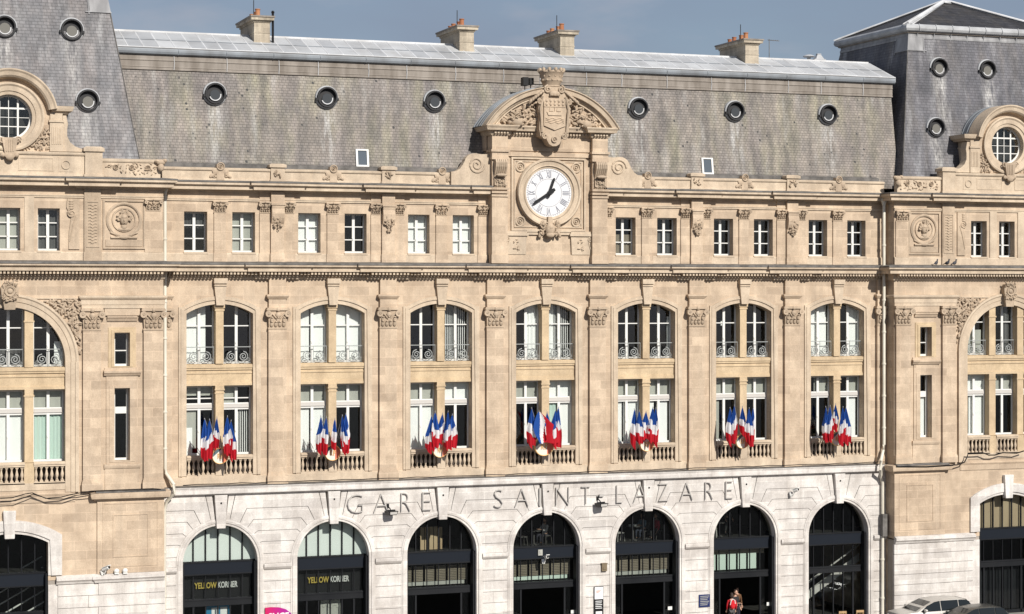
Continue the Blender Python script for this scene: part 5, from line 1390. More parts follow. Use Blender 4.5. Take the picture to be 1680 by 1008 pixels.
# station name letters
nm = empty("wall_lettering", "raised grey metal capital letters spelling the station name across the white stone band", "sign", None, (0, -.24, 6.9))
for t, a, b in (("G", 570, 595.5), ("A", 613.5, 637.5), ("R", 658, 673.5), ("E", 693, 707.5), ("S", 811, 825), ("A", 845, 867.5), ("I", 884.8, 887.8), ("N", 912, 933.5), ("T", 954, 968.5),
                ("-", 983.5, 990.5), ("L", 1011.5, 1021.5), ("A", 1039.5, 1061), ("Z", 1080.5, 1096.5), ("A", 1116, 1137), ("R", 1157, 1170), ("E", 1190.5, 1202.5)):
    xa, xb = at(a, 820, -.26)[0], at(b, 820, -.26)[0]
    z0, z1 = (7.24, 7.36) if t == "-" else (6.89, 7.79)
    vs, fs = text_mesh(t, xa, xb, z0-6.9, z1-6.9, 0, .09, -.030)
    m = MB(); m.add(vs, fs); m.build("hyphen" if t == "-" else "letter", LETTER, nm)

# shop signs behind the first two arches
for k, lab in ((0, "yellow and white shop lettering behind the glass of the leftmost white arch"), (1, "yellow and white shop lettering behind the glass of the second white arch from the left")):
    cx = k*BAY; y = .60
    o = empty("shop_sign", lab, "sign", "shop lettering in the arches", (cx, y, 3.42))
    vs, fs = text_mesh("YELLOW", -1.12, -.03, 0, .30, 0, .03, .025); m = MB(); m.add(vs, fs); m.build("yellow_word", newmat("sign_yellow", (0.44, 0.33, 0.07), .5), o)
    vs, fs = text_mesh("KORNER", .03, 1.0, 0, .30, 0, .03, .025); m = MB(); m.add(vs, fs); m.build("white_word", newmat("sign_white", (0.58, 0.58, 0.56), .5), o)
SHOPBLUE = newmat("window_display_blue", (0.03, 0.20, 0.36), .4)
m = MB(); m.box(-.62, .55, .0, .03, 0, 1.1); o = m.build("display_panel", SHOPBLUE); o.location = (.1, .75, 1.45); tag(o, "blue picture panel in the shop window of the leftmost arch", "picture")
m = MB(); m.box(-.35, .0, -.012, -.004, .55, 1.0); m.box(.08, .42, -.012, -.004, .6, 1.02); m.build("picture_area", BLIND, o)
m = MB(); m.box(-.5, .5, 0, .03, 0, .9)
for i in range(7): m.blob((-.35+.12*i, -.01, .62+.08*math.sin(i*1.7)), (.10, .02, .09), None, 7, 4)
o = m.build("display_panel", BLIND_GREY); o.location = (BAY+.1, .8, 1.62); tag(o, "grey picture panel in the shop window of the second arch from the left", "picture")

# flags and shields on the balconies
SHX = [361, 545.5, 722, 892.5, 1061, 1218, 1374]
TIPS = [[-25, -17, -5, 12, 18], [-19, -10, 4, 16, 22], [-14, -8, 4, 13, 20], [-20, -8, 5, 19, 24], [-20, -12, -1, 10, 15], [-20, -13, 0, 11, 18], [-19, -12, -3, 9, 14]]
WHERE = ["the leftmost flagged balcony", "the second flagged balcony from the left", "the third flagged balcony from the left", "the balcony right below the clock", "the third flagged balcony from the right", "the second flagged balcony from the right", "the rightmost flagged balcony"]
ORD = ["leftmost", "second from left", "middle", "second from right", "rightmost"]
frng = random.Random(17)
def flag(k, i, base, tip, label):
    root = empty("flag", label, "flag", "tricolour flags on the balconies", base)
    t = Vector(tip) - Vector(base); d = t.normalized()
    m = MB(); m.tube([(0, 0, 0), t], .016, 6); m.blob(t + d*.03, (.022, .022, .045), None, 6, 4); m.build("flagpole", POLE, root)
    h = frng.uniform(1.70, 2.05) if i != 2 else frng.uniform(1.40, 1.55)        # length of the hanging cloth
    hw = frng.uniform(.17, .25) if i in (1, 3) else frng.uniform(.15, .24)
    skew = frng.choice((-1, 1))*frng.uniform(.06, .17)                          # bands lie aslant, as on a limp flag
    drift = frng.uniform(-.02, .20)*(1 if d.x > 0 else -1) if i != 2 else frng.uniform(-.12, .12)
    b1, b2 = frng.uniform(.40, .47), frng.uniform(.66, .73)
    spread = k == 3 and i == 1
    if spread: h, hw, skew, drift, b1, b2 = 1.70, .66, 0, .42, .42, .70
    nu, nt = 26, 40; vs = []; fs = []; mi = []
    ph, nf = frng.uniform(0, 6.3), (frng.choice((1.5, 2.0, 2.5)) if not spread else 1.0)
    for a in range(nu+1):
        u = 2*a/nu - 1
        for c in range(nt+1):
            v = c/nt
            w = hw*(.04 + .96*min(1.0, v/.52)**.85)*(1 - .22*max(0, v-.7)/.3)
            amp = .10*min(1, v*1.8)
            f = math.sin(nf*math.pi*u + ph + .5*math.sin(3*v+ph))
            g2 = math.sin(nf*2.3*math.pi*u + ph*2 + v*2)*.35
            z = t.z - h*v*(1 - .10*abs(u)*v + .05*f*v + .04*g2*v)
            y = t.y*(1 - .35*min(v, .7)) - amp*(f + g2)
            vs.append((t.x*(1 - .15*v) + drift*v + w*(u + .22*f*min(1, v*2)), y, z))
    for a in range(nu):
        for c in range(nt):
            fs.append((a*(nt+1)+c, (a+1)*(nt+1)+c, (a+1)*(nt+1)+c+1, a*(nt+1)+c+1))
            u = 2*(a+.5)/nu - 1; v = (c+.5)/nt; fv = v + skew*u*(1 if d.x < 0 else -1) + .03*math.sin(nf*math.pi*u+ph) if not spread else .34*v + .38*(u+1)
            mi.append(0 if fv < b1 else (1 if fv < b2 else 2))
    me = bpy.data.meshes.new("flag_cloth"); me.from_pydata([tuple(v) for v in vs], [], fs)
    for mm in (BLUE, FWHITE, RED): me.materials.append(mm)
    me.polygons.foreach_set("material_index", mi); me.polygons.foreach_set("use_smooth", [True]*len(fs)); me.update()
    o = bpy.data.objects.new("flag_cloth", me); COL.objects.link(o); o.parent = root
for k in range(7):
    r = .53 if k == 3 else .40
    sx, sz = at(SHX[k], 742, -.70)[0], (9.93 if k != 3 else 9.98)
    lab = ("large round painted shield with gilt rim on " if k == 3 else "round painted shield with gilt rim on ") + WHERE[k]
    sh = empty("shield", lab, "shield", "painted shields holding the flags", (sx, -.70, sz), (R(8), 0, 0))
    def sector(mat, poly, nme):
        m = MB(); m.plate(poly, (), -.04, .04); m.build(nme, mat, sh)
    A = lambda a0, a1: arcpts(0, 0, r*.94, R(a0), R(a1), 14)
    sector(SH_BLUE, A(75, 190) , "blue_field"); 
    w1 = arcpts(0, 0, r*.94, R(190), R(290), 14) + [(r*.94*math.cos(R(75)), r*.94*math.sin(R(75)))]
    sector(SH_WHITE, w1, "white_field")
    sector(SH_RED, arcpts(0, 0, r*.94, R(-70), R(75), 16), "red_field")
    m = MB(); m.ring((0, 0, 0), [(r*.90, .05), (r*.90, -.06), (r*.95, -.085), (r, -.06), (r, .05)], 32); m.build("rim", GILT, sh, True)
    m = MB()
    for dx, ch in ((-.13, "R"), (.02, "F")):
        vs, fs = text_mesh(ch, dx*r/.4, (dx+.12)*r/.4, -.13*r/.4, .12*r/.4, -.05, .03, .02); m.add(vs, fs)
    m.build("monogram", GILT, sh)
    m = MB(); m.box(-.03, .03, .03, .66, -.04, .02); m.tube([(0, .05, .1), (0, .1, .25)], .04, 6); m.build("bracket", POLE, sh)
    for i, dx in enumerate(TIPS[k]):
        yt = -1.25 - .12*(i % 2)
        tx = at(SHX[k]+dx, 690, yt)[0]; tz = 11.72 + frng.uniform(-.12, .12) + (.0 if k != 3 else .08)
        side = "the five on "
        flag(k, i, (sx + (i-2)*.05, -.66, sz+.12), (tx, yt, tz), ORD[i] + " tricolour flag of " + side + WHERE[k])

# drain pipes
def pipe(pts, r, lab, group="rainwater pipes in the corners"):
    o = empty("drain_pipe", lab, "drain pipe", group, (pts[0][0], pts[0][1], 0))
    q = [(p[0]-pts[0][0], p[1]-pts[0][1], p[2]) for p in pts]
    m = MB(); m.tube(q, r, 10); 
    for i in range(1, len(q)):
        a, b = Vector(q[i-1]), Vector(q[i]); 
        if (b-a).length > 2 and abs(a.z-b.z) > 1.9:
            n = int((a.z-b.z)/1.9)
            for j in range(1, n+1):
                p = a + (b-a)*j/(n+.5); m.lathe((p.x, p.y, p.z), [(r*.9, 0), (r*1.35, .01), (r*1.35, .09), (r*.9, .1)], 10)
    m.build("pipe", PIPE, o, True)
    m = MB(); m.lathe((q[0][0], q[0][1], q[0][2]-.3), [(r, 0), (r*1.1, .05), (r*2.0, .3), (r*2.0, .42)], 10); m.build("hopper", PIPE, o)
    return o
lp = [(-2.72, -.42, 22.7), (-2.72, -.42, 19.0), (-2.72, -.42, 9.4), (-2.66, -.45, 9.15), (-2.35, -.72, 8.62), (-2.35, -.74, 8.2), (-2.62, -.35, 7.8), (-2.72, -.28, 7.4), (-2.72, -.28, .1)]
pipe(lp, .085, "pale drain pipe in the corner beside the left pavilion")
rp = [(36.22, -.42, 22.7), (36.22, -.42, 19.0), (36.22, -.42, 9.5), (36.15, -.45, 9.2), (35.85, -.74, 8.65), (35.82, -.76, 8.2), (36.05, -.40, 7.75), (36.2, -.30, 7.4), (36.2, -.30, .1)]
o = pipe(rp, .085, "pale drain pipe in the corner beside the right pavilion")
m = MB(); m.box(-.14, .14, -.12, .14, 4.55, 5.75); m.build("junction_box", LEDGE, o)

# cables
def cable(pts, lab, r=.022, nm_="cable"):
    m = MB(); m.tube(pts, r, 5); o = m.build(nm_, BLACK); tag(o, lab, "cable"); return o
cable([(at(x, 790, -.45)[0], -.45 + .02*math.sin(x), 8.56 + .02*math.sin(x*.37)) for x in range(300, 1460, 24)], "thin black cable lying along the top of the white string course", .022)
cable([(at(x, y, -1.35)[0], -1.35, at(x, y, -1.35)[1]) for x, y in ((0, 818), (20, 817), (40, 811), (53, 809), (75, 818), (100, 816), (120, 811), (150, 806), (200, 804), (250, 802), (264, 803))], "upper sagging black cable across the left pavilion below the balustrade", .024)
cable([(at(x, y, -1.38)[0], -1.38, at(x, y, -1.38)[1]) for x, y in ((0, 823), (25, 822), (45, 815), (54, 811), (80, 819), (105, 819), (125, 813), (180, 808), (262, 804))], "lower sagging black cable across the left pavilion below the balustrade", .022)
cable([(at(x, y, -1.40)[0], -1.40, at(x, y, -1.40)[1]) for x, y in ((1470, 766), (1520, 766), (1570, 763), (1582, 759), (1587, 750), (1588, 744), (1612, 743), (1622, 747), (1632, 747), (1645, 743), (1668, 744), (1680, 740))], "black cable climbing from the ledge to the balusters of the right pavilion", .035)

# floodlights, cameras and small fittings
def floodlight(px, py, lab):
    x, z = at(px, py, -.55); o = empty("floodlight", lab, "floodlight", "black floodlights below the lettering", (x, -.2, z), (0, 0, R(12)))
    m = MB(); m.frustum((-.20, .20, -.52, -.10), (-.26, .26, -.60, -.06), -.10, .10); m.box(-.22, .22, -.34, -.3, .1, .16)
    m.build("housing", BLACK, o); m = MB(); m.tube([(0, .05, .32), (0, -.2, .2), (0, -.3, .05)], .03, 5); m.box(-.06, .06, 0, .1, .22, .42); m.build("bracket", BLACK, o)
    m = MB(); m.add([(-.18, -.57, -.06), (.18, -.57, -.06), (.20, -.60, .07), (-.20, -.60, .07)], [(0, 1, 2, 3)]); m.build("lamp_glass", PAINT_GREY, o)
floodlight(640, 842, "black floodlight on a bracket below the first word of lettering")
floodlight(985, 829, "black floodlight on a bracket below the hyphen of the lettering")
def cctv(px, py, Y, lab, body=.34, rz=20, mat=PAINT):
    x, z = at(px, py, Y); o = empty("security_camera", lab, "camera", "security cameras on the facade", (x, Y, z), (R(-20), 0, R(rz)))
    m = MB(); m.lathe((0, -.30, 0), [(.05, 0), (.085, .02), (.085, body), (.05, body+.04)], 10, 'Y'); m.box(-.10, .10, -.36, body*.5-.1, .07, .10); m.build("housing", mat, o)
    m = MB(); m.lathe((0, -.32, 0), [(0, 0), (.06, 0), (.06, .03)], 10, 'Y'); m.build("lens", BLACK, o)
    m = MB(); m.tube([(0, -.05, -.08), (0, .1, -.2), (0, .22, -.12)], .03, 5); m.box(-.07, .07, .2, .26, -.24, 0); m.build("bracket", mat, o)
cctv(172, 934, -1.35, "white tube camera on the ledge of the left pavilion", .42, 35)
cctv(894, 916, .10, "small white camera hung on the dark fascia of the arch below the clock", .22, 10)
cctv(1302, 806, -.45, "small pale camera between the two rightmost white arches", .28, 30)
m = MB(); x, z = at(889, 908, .1); m.box(-.12, .12, -.03, .02, -.14, .16); m.box(-.05, .05, -.05, -.03, -.02, .1); o = m.build("fascia_plate", BLIND_GREY); o.location = (x, .34, z); tag(o, "small grey plate on the dark fascia above the camera", "plate")
x, z = at(991, 931, -.2); m = MB(); m.box(-.14, .14, -.12, .06, -.19, .19); m.box(-.08, .08, -.15, -.12, -.1, .02); m.box(-.17, .17, -.14, .0, .19, .22); o = m.build("wall_box", newmat("brown_box", (.18, .14, .09), .6)); o.location = (x, -.16, z); tag(o, "small brown metal box on the pier right of the central arch", "box")
for px in (192, 206):
    x, z = at(px, 937, -1.35); m = MB(); m.blob((0, 0, .08), (.13, .11, .12), None, 9, 6); m.box(-.1, .1, -.08, .08, -.06, .0); o = m.build("spot_lamp", PAINT); o.location = (x, -1.22, 4.64)
    tag(o, "small white spot lamp on the left pavilion ledge, " + ("next to the tube camera" if px == 192 else "farther from the tube camera"), "lamp", "spot lamps on the left ledge")
m = MB(); x, z = at(869, 137, -.3)
m.box(-.30, -.02, -.2, .2, -.1, .32); m.box(.06, .28, -.15, .2, -.05, .3); m.tube([(-.15, 0, -.4), (-.15, 0, .0)], .03, 5); m.tube([(.16, 0, -.4), (.16, 0, .0)], .03, 5)
o = m.build("roof_spotlight", BLACK); o.location = (x, .0, z); tag(o, "black twin spotlight on the clock pediment, left of the stone crown", "floodlight")
m = MB(); m.lathe((0, 0, 0), [(.0, .12), (.16, .10), (.30, .04), (.34, 0), (.3, -.03), (.1, -.05), (.1, -.4)], 18); o = m.build("roof_ventilator", ZINC, None, True); x, _ = at(1327, 95, 4.5); o.location = (x, 4.5, 30.95); tag(o, "flat pale mushroom ventilator on the zinc ridge near the right pavilion", "ventilator")
m = MB(); m.frustum((-.26, .26, -.2, .2), (-.10, .10, -.08, .08), -.1, .16); m.box(-.12, .12, -.1, .1, .16, .21); m.box(-.36, .36, -.2, .2, -.4, -.1); o = m.build("roof_hatch", ZINC); x, _ = at(1343, 93, 4.5); o.location = (x, 4.5, 30.92); tag(o, "small white roof vent beside the flat ventilator on the ridge", "ventilator")
m = MB(); x, z = at(1262, 66, 4.0); m.tube([(0, 0, -2.0), (0, 0, .05)], .02, 5); m.tube([(-.1, 0, 0), (.62, 0, -.03)], .018, 5)
for q in range(4): m.tube([(.05+.14*q, -.18, -.01), (.05+.14*q, .18, -.01)], .008, 4)
o = m.build("aerial", LEDGE); o.location = (x, 4.0, z); tag(o, "thin horizontal aerial beside the rightmost chimney", "aerial")
for px, a, lab in ((1536, .5, "pigeon at the left of three on the grey ledge of the right pavilion"), (1554, -1.2, "pigeon in the middle of three on the grey ledge of the right pavilion"), (1566, .2, "pigeon at the right of three on the grey ledge of the right pavilion")):
    o = empty("pigeon", lab, "bird", "pigeons on the cornice ledge", (at(px, 434, -1.55)[0], -1.55, 19.17), (0, 0, a))
    m = MB(); m.blob((0, 0, .16), (.15, .08, .09), Euler((0, -.35, 0)), 10, 7); m.blob((.10, 0, .24), (.05, .045, .09), Euler((0, .2, 0)), 8, 6); m.blob((.125, 0, .33), (.05, .04, .042), None, 8, 6); m.blob((.18, 0, .325), (.03, .012, .012), None, 6, 4); m.blob((-.19, 0, .11), (.11, .05, .02), Euler((0, -.35, 0)), 8, 5)
    for s in (-1, 1): m.tube([(0.01, s*.03, .09), (.02, s*.03, .01), (.06, s*.03, .005)], .008, 4)
    m.build("body", newmat("pigeon_grey", (.06, .06, .07), .7), o, True)

# signs at street level
def sign_box(name, lab, px0, px1, ztop, zbot, Y, mat):
    x0, x1 = at(px0, 990, Y)[0], at(px1, 990, Y)[0]
    m = MB(); m.box(x0, x1, Y, Y+.06, zbot, ztop); o = m.build(name, mat); tag(o, lab, "sign"); return o, x0, x1
o, x0, x1 = sign_box("information_totem", "narrow upright sign, white above black, on the pier between the fourth and fifth arches", 975, 990, 2.62, .9, -.24, BLACK)
m = MB(); m.box(x0+.02, x1-.02, -.252, -.242, 1.98, 2.6); m.build("white_panel", BLIND, o)
m = MB()
for q in range(3): m.box(x0+.1, x0+.36-.06*q, -.258, -.253, 2.40-.05*q, 2.425-.05*q)
m.build("printed_lines", SH_RED, o)
m = MB()
for q in range(5): m.box(x0+.06, x1-.08-.03*(q % 2), -.252, -.242, 1.86-.09*q, 1.89-.09*q)
m.box(x0+.08, x1-.08, -.254, -.242, .95, 1.35); m.build("printed_panel", BLIND, o)
o, x0, x1 = sign_box("blue_plaque", "dark blue enamel plaque with pale lines on the pier between the fifth and sixth arches", 1147, 1165, 1.90, 1.25, -.21, newmat("plaque_blue", (.015, .025, .10), .4))
m = MB()
for q in range(6): m.box(x0+.06, x1-.06-.05*(q % 3), -.222, -.212, 1.80-.09*q, 1.83-.09*q)
m.build("printed_lines", BLIND_GREY, o)
# railway logo board on the first pier
x0, x1 = at(435, 1000, -.24)[0], at(476, 1000, -.24)[0]
m = MB(); out = [(x0, 1.55), (x1-.05, 1.50), (x1+.02, 1.75), (x1+.06, 2.2), (x1-.2, 2.42), (x1-.55, 2.53), (x0+.3, 2.56), (x0, 2.54)]
out = [(p[0], p[1]-.08) for p in out]; m.plate(out, (), -.26, -.18)
mg = newmat("magenta_board", (.42, .01, .10), .4); bnode = mg.node_tree.nodes["Principled BSDF"]; pos, uv = wallcoords(mg); sp_ = nd(mg, "ShaderNodeSeparateXYZ"); lk(mg, pos, sp_.inputs[0])
mr = nd(mg, "ShaderNodeMapRange"); mr.inputs[1].default_value = x0; mr.inputs[2].default_value = x1; lk(mg, sp_.outputs[0], mr.inputs[0]); lk(mg, mixc(mg, mr.outputs[0], (.50, .012, .09), (.30, .012, .26)), bnode.inputs["Base Color"])
o = m.build("logo_board", mg); tag(o, "curved magenta logo board with white letters on the first pier from the left", "sign")
vs, fs = text_mesh("SNCF", x0+.14, x1-.08, 1.83, 2.20, -.27, .02, .03); zs = [(v[0]+(v[2]-2.1)*.22, v[1], v[2]) for v in vs]; m = MB(); m.add(zs, fs); m.build("letters", PAINT, o)
for px, py, k, w_ in ((940, 1004, 3, "fourth"), (1099, 998, 4, "fifth"), (1261, 991, 5, "sixth")):
    x, z = at(px, py, .35); m = MB(); m.box(-.12, .12, 0, .012, -.09, .09); m.box(-.08, .08, -.004, -.001, -.02, .0); o = m.build("notice", PAINT); o.location = (x, .33, z); tag(o, "small white notice on the door glass of the " + w_ + " arch from the left", "notice", "white notices on the station doors")

# furniture
def chair(loc, rz, lab, mat=DARKCHAIR, group="chairs in the upper cafe"):
    o = empty("chair", lab, "chair", group, loc, (0, 0, rz))
    m = MB(); m.box(-.21, .21, -.21, .21, .43, .47); m.build("seat", mat, o)
    for sx in (-1, 1):
        for sy in (-1, 1):
            m = MB(); m.tube([(sx*.18, sy*.18, .43), (sx*.21, sy*.22, 0)], .018, 5); m.build("leg", mat, o)
    m = MB()
    for sx in (-1, 1): m.tube([(sx*.19, .19, .45), (sx*.20, .25, .88)], .02, 5)
    for q in range(4): m.tube([(-.15+.1*q, .20, .5), (-.15+.1*q, .245, .84)], .012, 4)
    m.box(-.21, .21, .225, .26, .78, .90); m.build("backrest", mat, o)
    return o
def table(loc, lab):
    o = empty("cafe_table", lab, "table", "tables in the upper cafe", loc)
    m = MB(); m.lathe((0, 0, .71), [(0, 0), (.34, 0), (.36, .02), (.34, .04), (0, .04)], 20); m.build("tabletop", DARKCHAIR, o)
    m = MB(); m.lathe((0, 0, 0), [(.24, 0), (.22, .03), (.04, .06), (.035, .71)], 12); m.build("base", DARKCHAIR, o)
    return o
FZ = 4.69
# people
def skinned(name, chains, mats, parent, extra=None):
    me = bpy.data.meshes.new(name); vs, es, rs = [], [], []; idx = {}
    for ch in chains:
        prev = None
        for p, r in ch:
            key = tuple(round(c, 4) for c in p)
            if key not in idx: idx[key] = len(vs); vs.append(p); rs.append(r)
            i = idx[key]
            if prev is not None and prev != i: es.append((prev, i))
            prev = i
    me.from_pydata(vs, es, [])
    o = bpy.data.objects.new(name, me); COL.objects.link(o)
    sk = o.modifiers.new("skin", 'SKIN'); sk.use_smooth_shade = True
    for i, v in enumerate(me.skin_vertices[0].data):
        v.radius = (rs[i] if isinstance(rs[i], tuple) else (rs[i], rs[i])); v.use_root = (i == 0)
    su = o.modifiers.new("sub", 'SUBSURF'); su.levels = 1; su.render_levels = 1
    dg = bpy.context.evaluated_depsgraph_get(); nmz = bpy.data.meshes.new_from_object(o.evaluated_get(dg))
    bpy.data.objects.remove(o); bpy.data.meshes.remove(me)
    nmz.materials.clear()
    for m in mats: nmz.materials.append(m)
    nmz.polygons.foreach_set("use_smooth", [True]*len(nmz.polygons))
    if extra:
        bm = bmesh.new(); bm.from_mesh(nmz)
        for b in extra:
            off = [bm.verts.new(v) for v in b.v]
            for f in b.f:
                try: nf = bm.faces.new([off[i] for i in f]); nf.smooth = True
                except ValueError: pass
        bm.to_mesh(nmz); bm.free()
    n = bpy.data.objects.new(name, nmz); COL.objects.link(n); n.parent = parent
    return n
def person(loc, rz, lab, top, bottom, sit=False, arms=None, hair=HAIR, backpack=None, turn=0.0):
    o = empty("person", lab, "person", "people in the station", loc, (0, 0, rz))
    zp = .50 if sit else .93
    P = Vector
    pel = (0, 0, zp); wst = (0, .0, zp+.18); chs = (0, -.01, zp+.40); nk = (0, -.01, zp+.56); hd0 = (0, -.03, zp+.64)
    chains = [[(pel, (.15, .11)), (wst, (.13, .10)), (chs, (.17, .12)), (nk, .058), (hd0, .06)]]
    top_ch = [[((0, 0, zp+.02), (.165, .125)), (wst, (.155, .12)), (chs, (.185, .135)), ((0, -.01, zp+.52), (.10, .08))]]
    bot_ch = []
    ex = MB(); shoes = []
    arms = arms or {}
    for s in (-1, 1):
        sh = (s*.19, 0, zp+.47)
        el, wr = arms.get(s, ((s*.25, .02, zp+.19), (s*.24, -.10, zp-.04)))
        chains.append([(chs, (.17, .12)), (sh, .06), (el, .042), (wr, .030)])
        top_ch.append([(chs, (.185, .135)), (sh, .075), (el, .058), (tuple(P(el)*.2 + P(wr)*.8), .045)])
        d = (P(wr)-P(el)).normalized(); hc = P(wr) + d*.06
        ex.blob(hc, (.042, .028, .055), d.to_track_quat('Z', 'Y').to_euler(), 8, 6)
        perp = d.cross(P((0, 1, .2))).normalized()
        for q, ln in enumerate((.065, .078, .082, .07, .055)):
            if q == 0: b0 = hc + perp*(s*.034); tipp = b0 + perp*(s*.03) + d*.045
            else: b0 = hc + perp*((q-2.5)*.019) + d*.04; tipp = b0 + d*ln + P((0, -.02, -.01))
            ex.tube([b0, (b0+tipp)/2 + P((0, -.006, 0)), tipp], [.010, .009, .007], 5)
        hp = (s*.09, 0, zp-.05)
        if sit: kn, an, toe = (s*.12, -.42, zp+.0), (s*.12, -.40, .08), (s*.13, -.58, .03)
        else: kn, an, toe = (s*.10, -.02-.05*s*(.6), .50), (s*.11, .03-.10*s*.6, .08), (s*.12, -.14-.10*s*.6, .03)
        chains.append([(pel, (.15, .11)), (hp, .085), (kn, .058), (an, .036), (toe, .028)])
        bot_ch.append([((0, 0, zp), (.16, .125)), (hp, .10), (kn, .075), (tuple(P(an)+P((0, 0, .05))), .058)])
        shoes.append(P(toe)+P((0, .06, .02)))
    hz = zp+.77
    ex.blob((0, -.035, hz), (.082, .105, .125), None, 14, 10); ex.blob((0, -.145, hz-.01), (.014, .022, .026), None, 6, 4); ex.blob((0, -.10, hz-.09), (.045, .05, .04), None, 8, 6)
    for s in (-1, 1): ex.blob((s*.084, -.02, hz), (.012, .02, .03), None, 6, 4)
    body = skinned("body", chains, [SKIN], o, [ex])
    e = MB()
    for s in (-1, 1): e.blob((s*.032, -.132, hz+.015), (.012, .008, .008), None, 6, 4)
    e.blob((0, -.135, hz-.062), (.024, .008, .007), None, 6, 4); e.build("eyes_and_mouth", HAIR, body, True)
    skinned("jacket", top_ch, [top], o); skinned("trousers", bot_ch, [bottom], o)
    for sp in shoes:
        sm = MB(); sm.blob(sp, (.058, .145, .055), None, 10, 7); sm.box(sp.x-.05, sp.x+.05, sp.y-.12, sp.y+.12, sp.z-.05, sp.z-.03); sm.tube([sp+P((0, .07, .02)), sp+P((0, .07, .10))], .056, 8); sm.build("shoe", BLACK, o, True)
    h = MB(); h.blob((0, -.005, hz+.035), (.096, .112, .115), None, 14, 9); h.blob((0, .06, hz-.04), (.085, .06, .12), None, 10, 7)
    h.build("hair", hair, body, True)
    if backpack:
        b = MB(); b.blob((0, .19, zp+.32), (.17, .11, .26), None, 12, 9); b.blob((0, .26, zp+.20), (.12, .07, .12), None, 10, 7)
        for s in (-1, 1): b.tube([(s*.11, .12, zp+.5), (s*.12, -.02, zp+.545), (s*.13, -.15, zp+.42), (s*.14, -.12, zp+.2), (s*.12, .1, zp+.12)], .022, 5)
        bo = b.build("backpack", backpack); bo.location = loc; bo.rotation_euler = (0, 0, rz); tag(bo, "red rucksack with a white rim on the back of the person in the sixth doorway", "rucksack")
        c = MB(); c.tube([(-.13, .26, zp+.36), (-.10, .27, zp+.53), (0, .27, zp+.60), (.10, .27, zp+.53), (.15, .26, zp+.30)], .022, 6); c.build("white_rim", PAINT, bo, True)
    return o
c3 = 3*BAY; c4 = 4*BAY; c5 = 5*BAY
JK = lambda n, c: cloth("cloth_" + n, c)
person((c3+.55, 1.55, FZ), R(-70), "person in white sleeves sitting at a table in the arch below the clock", JK("white_top", (.62, .6, .58)), JK("dark_trousers", (.03, .03, .04)), True, {-1: ((-.24, -.14, .75), (-.12, -.38, .80)), 1: ((.24, -.14, .75), (.12, -.38, .80))}, newmat("red_brown_hair", (.10, .035, .02), .6))
chair((c3+.62, 1.55, FZ), R(-70), "dark cafe chair under the person in white sleeves in the arch below the clock")
table((c3-.1, 1.45, FZ), "round cafe table before the person in white sleeves in the arch below the clock")
chair((c3-.75, 1.45, FZ), R(95), "empty dark cafe chair left of the table in the arch below the clock")
chair((c3-1.2, 1.9, FZ), R(40), "empty dark cafe chair farthest left in the arch below the clock")
person((c4+.55, 1.75, FZ), R(-60), "person in a pale blue-grey top sitting in the arch right of the central one", JK("blue_grey_top", (.16, .24, .30)), JK("dark_jeans", (.03, .035, .05)), True, {-1: ((-.25, -.12, .74), (-.14, -.36, .78)), 1: ((.25, -.12, .74), (.14, -.36, .78))})
chair((c4+.62, 1.75, FZ), R(-60), "dark cafe chair under the person in the blue-grey top")
person((c4+1.25, 1.50, FZ), R(-85), "person in a red jacket sitting at the right of the fifth arch from the left", JK("red_jacket", (.45, .03, .06)), JK("black_trousers", (.02, .02, .02)), True)
chair((c4+1.32, 1.50, FZ), R(-85), "dark cafe chair under the person in the red jacket")
table((c4-.1, 1.5, FZ), "round cafe table with white cups in the fifth arch from the left")
chair((c4-.95, 1.4, FZ), R(100), "empty dark cafe chair left of the table with white cups", PAINT_GREY)
for i, (dx, dy) in enumerate(((-.22, -.05), (-.02, -.12), (.15, .02))):
    m = MB(); m.lathe((0, 0, 0), [(.03, 0), (.05, .02), (.07, .09), (.062, .09), (.045, .03)], 10); m.lathe((0, 0, 0), [(.09, 0), (.10, .015), (.03, .006)], 12); m.tube([(.06, 0, .07), (.10, 0, .06), (.06, 0, .03)], .01, 4)
    o = m.build("cup", PAINT, None, True); o.location = (c4-.1+dx, 1.5+dy, FZ+.752); tag(o, ("left", "middle", "right")[i] + " white cup on the cafe table in the fifth arch", "cup", "white cups on the cafe table")
person((c5+.0, 1.9, FZ), R(15), "person standing in dark clothes inside the upper window of the sixth arch", JK("brown_coat", (.06, .045, .04)), JK("charcoal_trousers", (.03, .03, .03)))
table((c5-.75, 1.5, FZ), "round cafe table at the left of the upper window of the sixth arch")
chair((c5-1.15, 1.35, FZ), R(150), "pale metal chair before the round table in the sixth arch", PAINT_GREY)
person((c5-.55, .30, 0), R(170), "person with a red rucksack walking into the doorway of the sixth arch", JK("red_coat", (.42, .012, .02)), JK("grey_trousers", (.08, .08, .08)), False, None, HAIR, JK("rucksack_red", (.50, .012, .02)))
person((c5+.15, 1.3, 0), R(20), "person in a dark coat coming out of the doorway of the sixth arch", JK("black_coat", (.03, .03, .032)), JK("black_jeans", (.02, .02, .025)), False, {-1: ((-.27, -.06, 1.12), (-.1, -.28, 1.14)), 1: ((.27, .0, 1.10), (.26, -.12, .88))})
person((c5+.60, 2.0, 0), R(-10), "person in a brown jacket behind the others in the doorway of the sixth arch", JK("brown_jacket", (.12, .06, .03)), JK("navy_trousers", (.02, .02, .035)))
m = MB(); m.box(c3*0, .95, 0, .05, 0, 1.15)
x2 = 2*BAY; m = MB()
for q in range(5): m.box(x2-.62+.24*q, x2-.62+.24*q+.2, 1.5, 1.56, FZ, FZ+1.15-.03*(q == 4))
o = m.build("folding_screen", weathered("beige_screen", (.50, .38, .24), (.42, .30, .18), .8)); tag(o, "beige slatted screen standing in the upper window of the third arch", "screen")
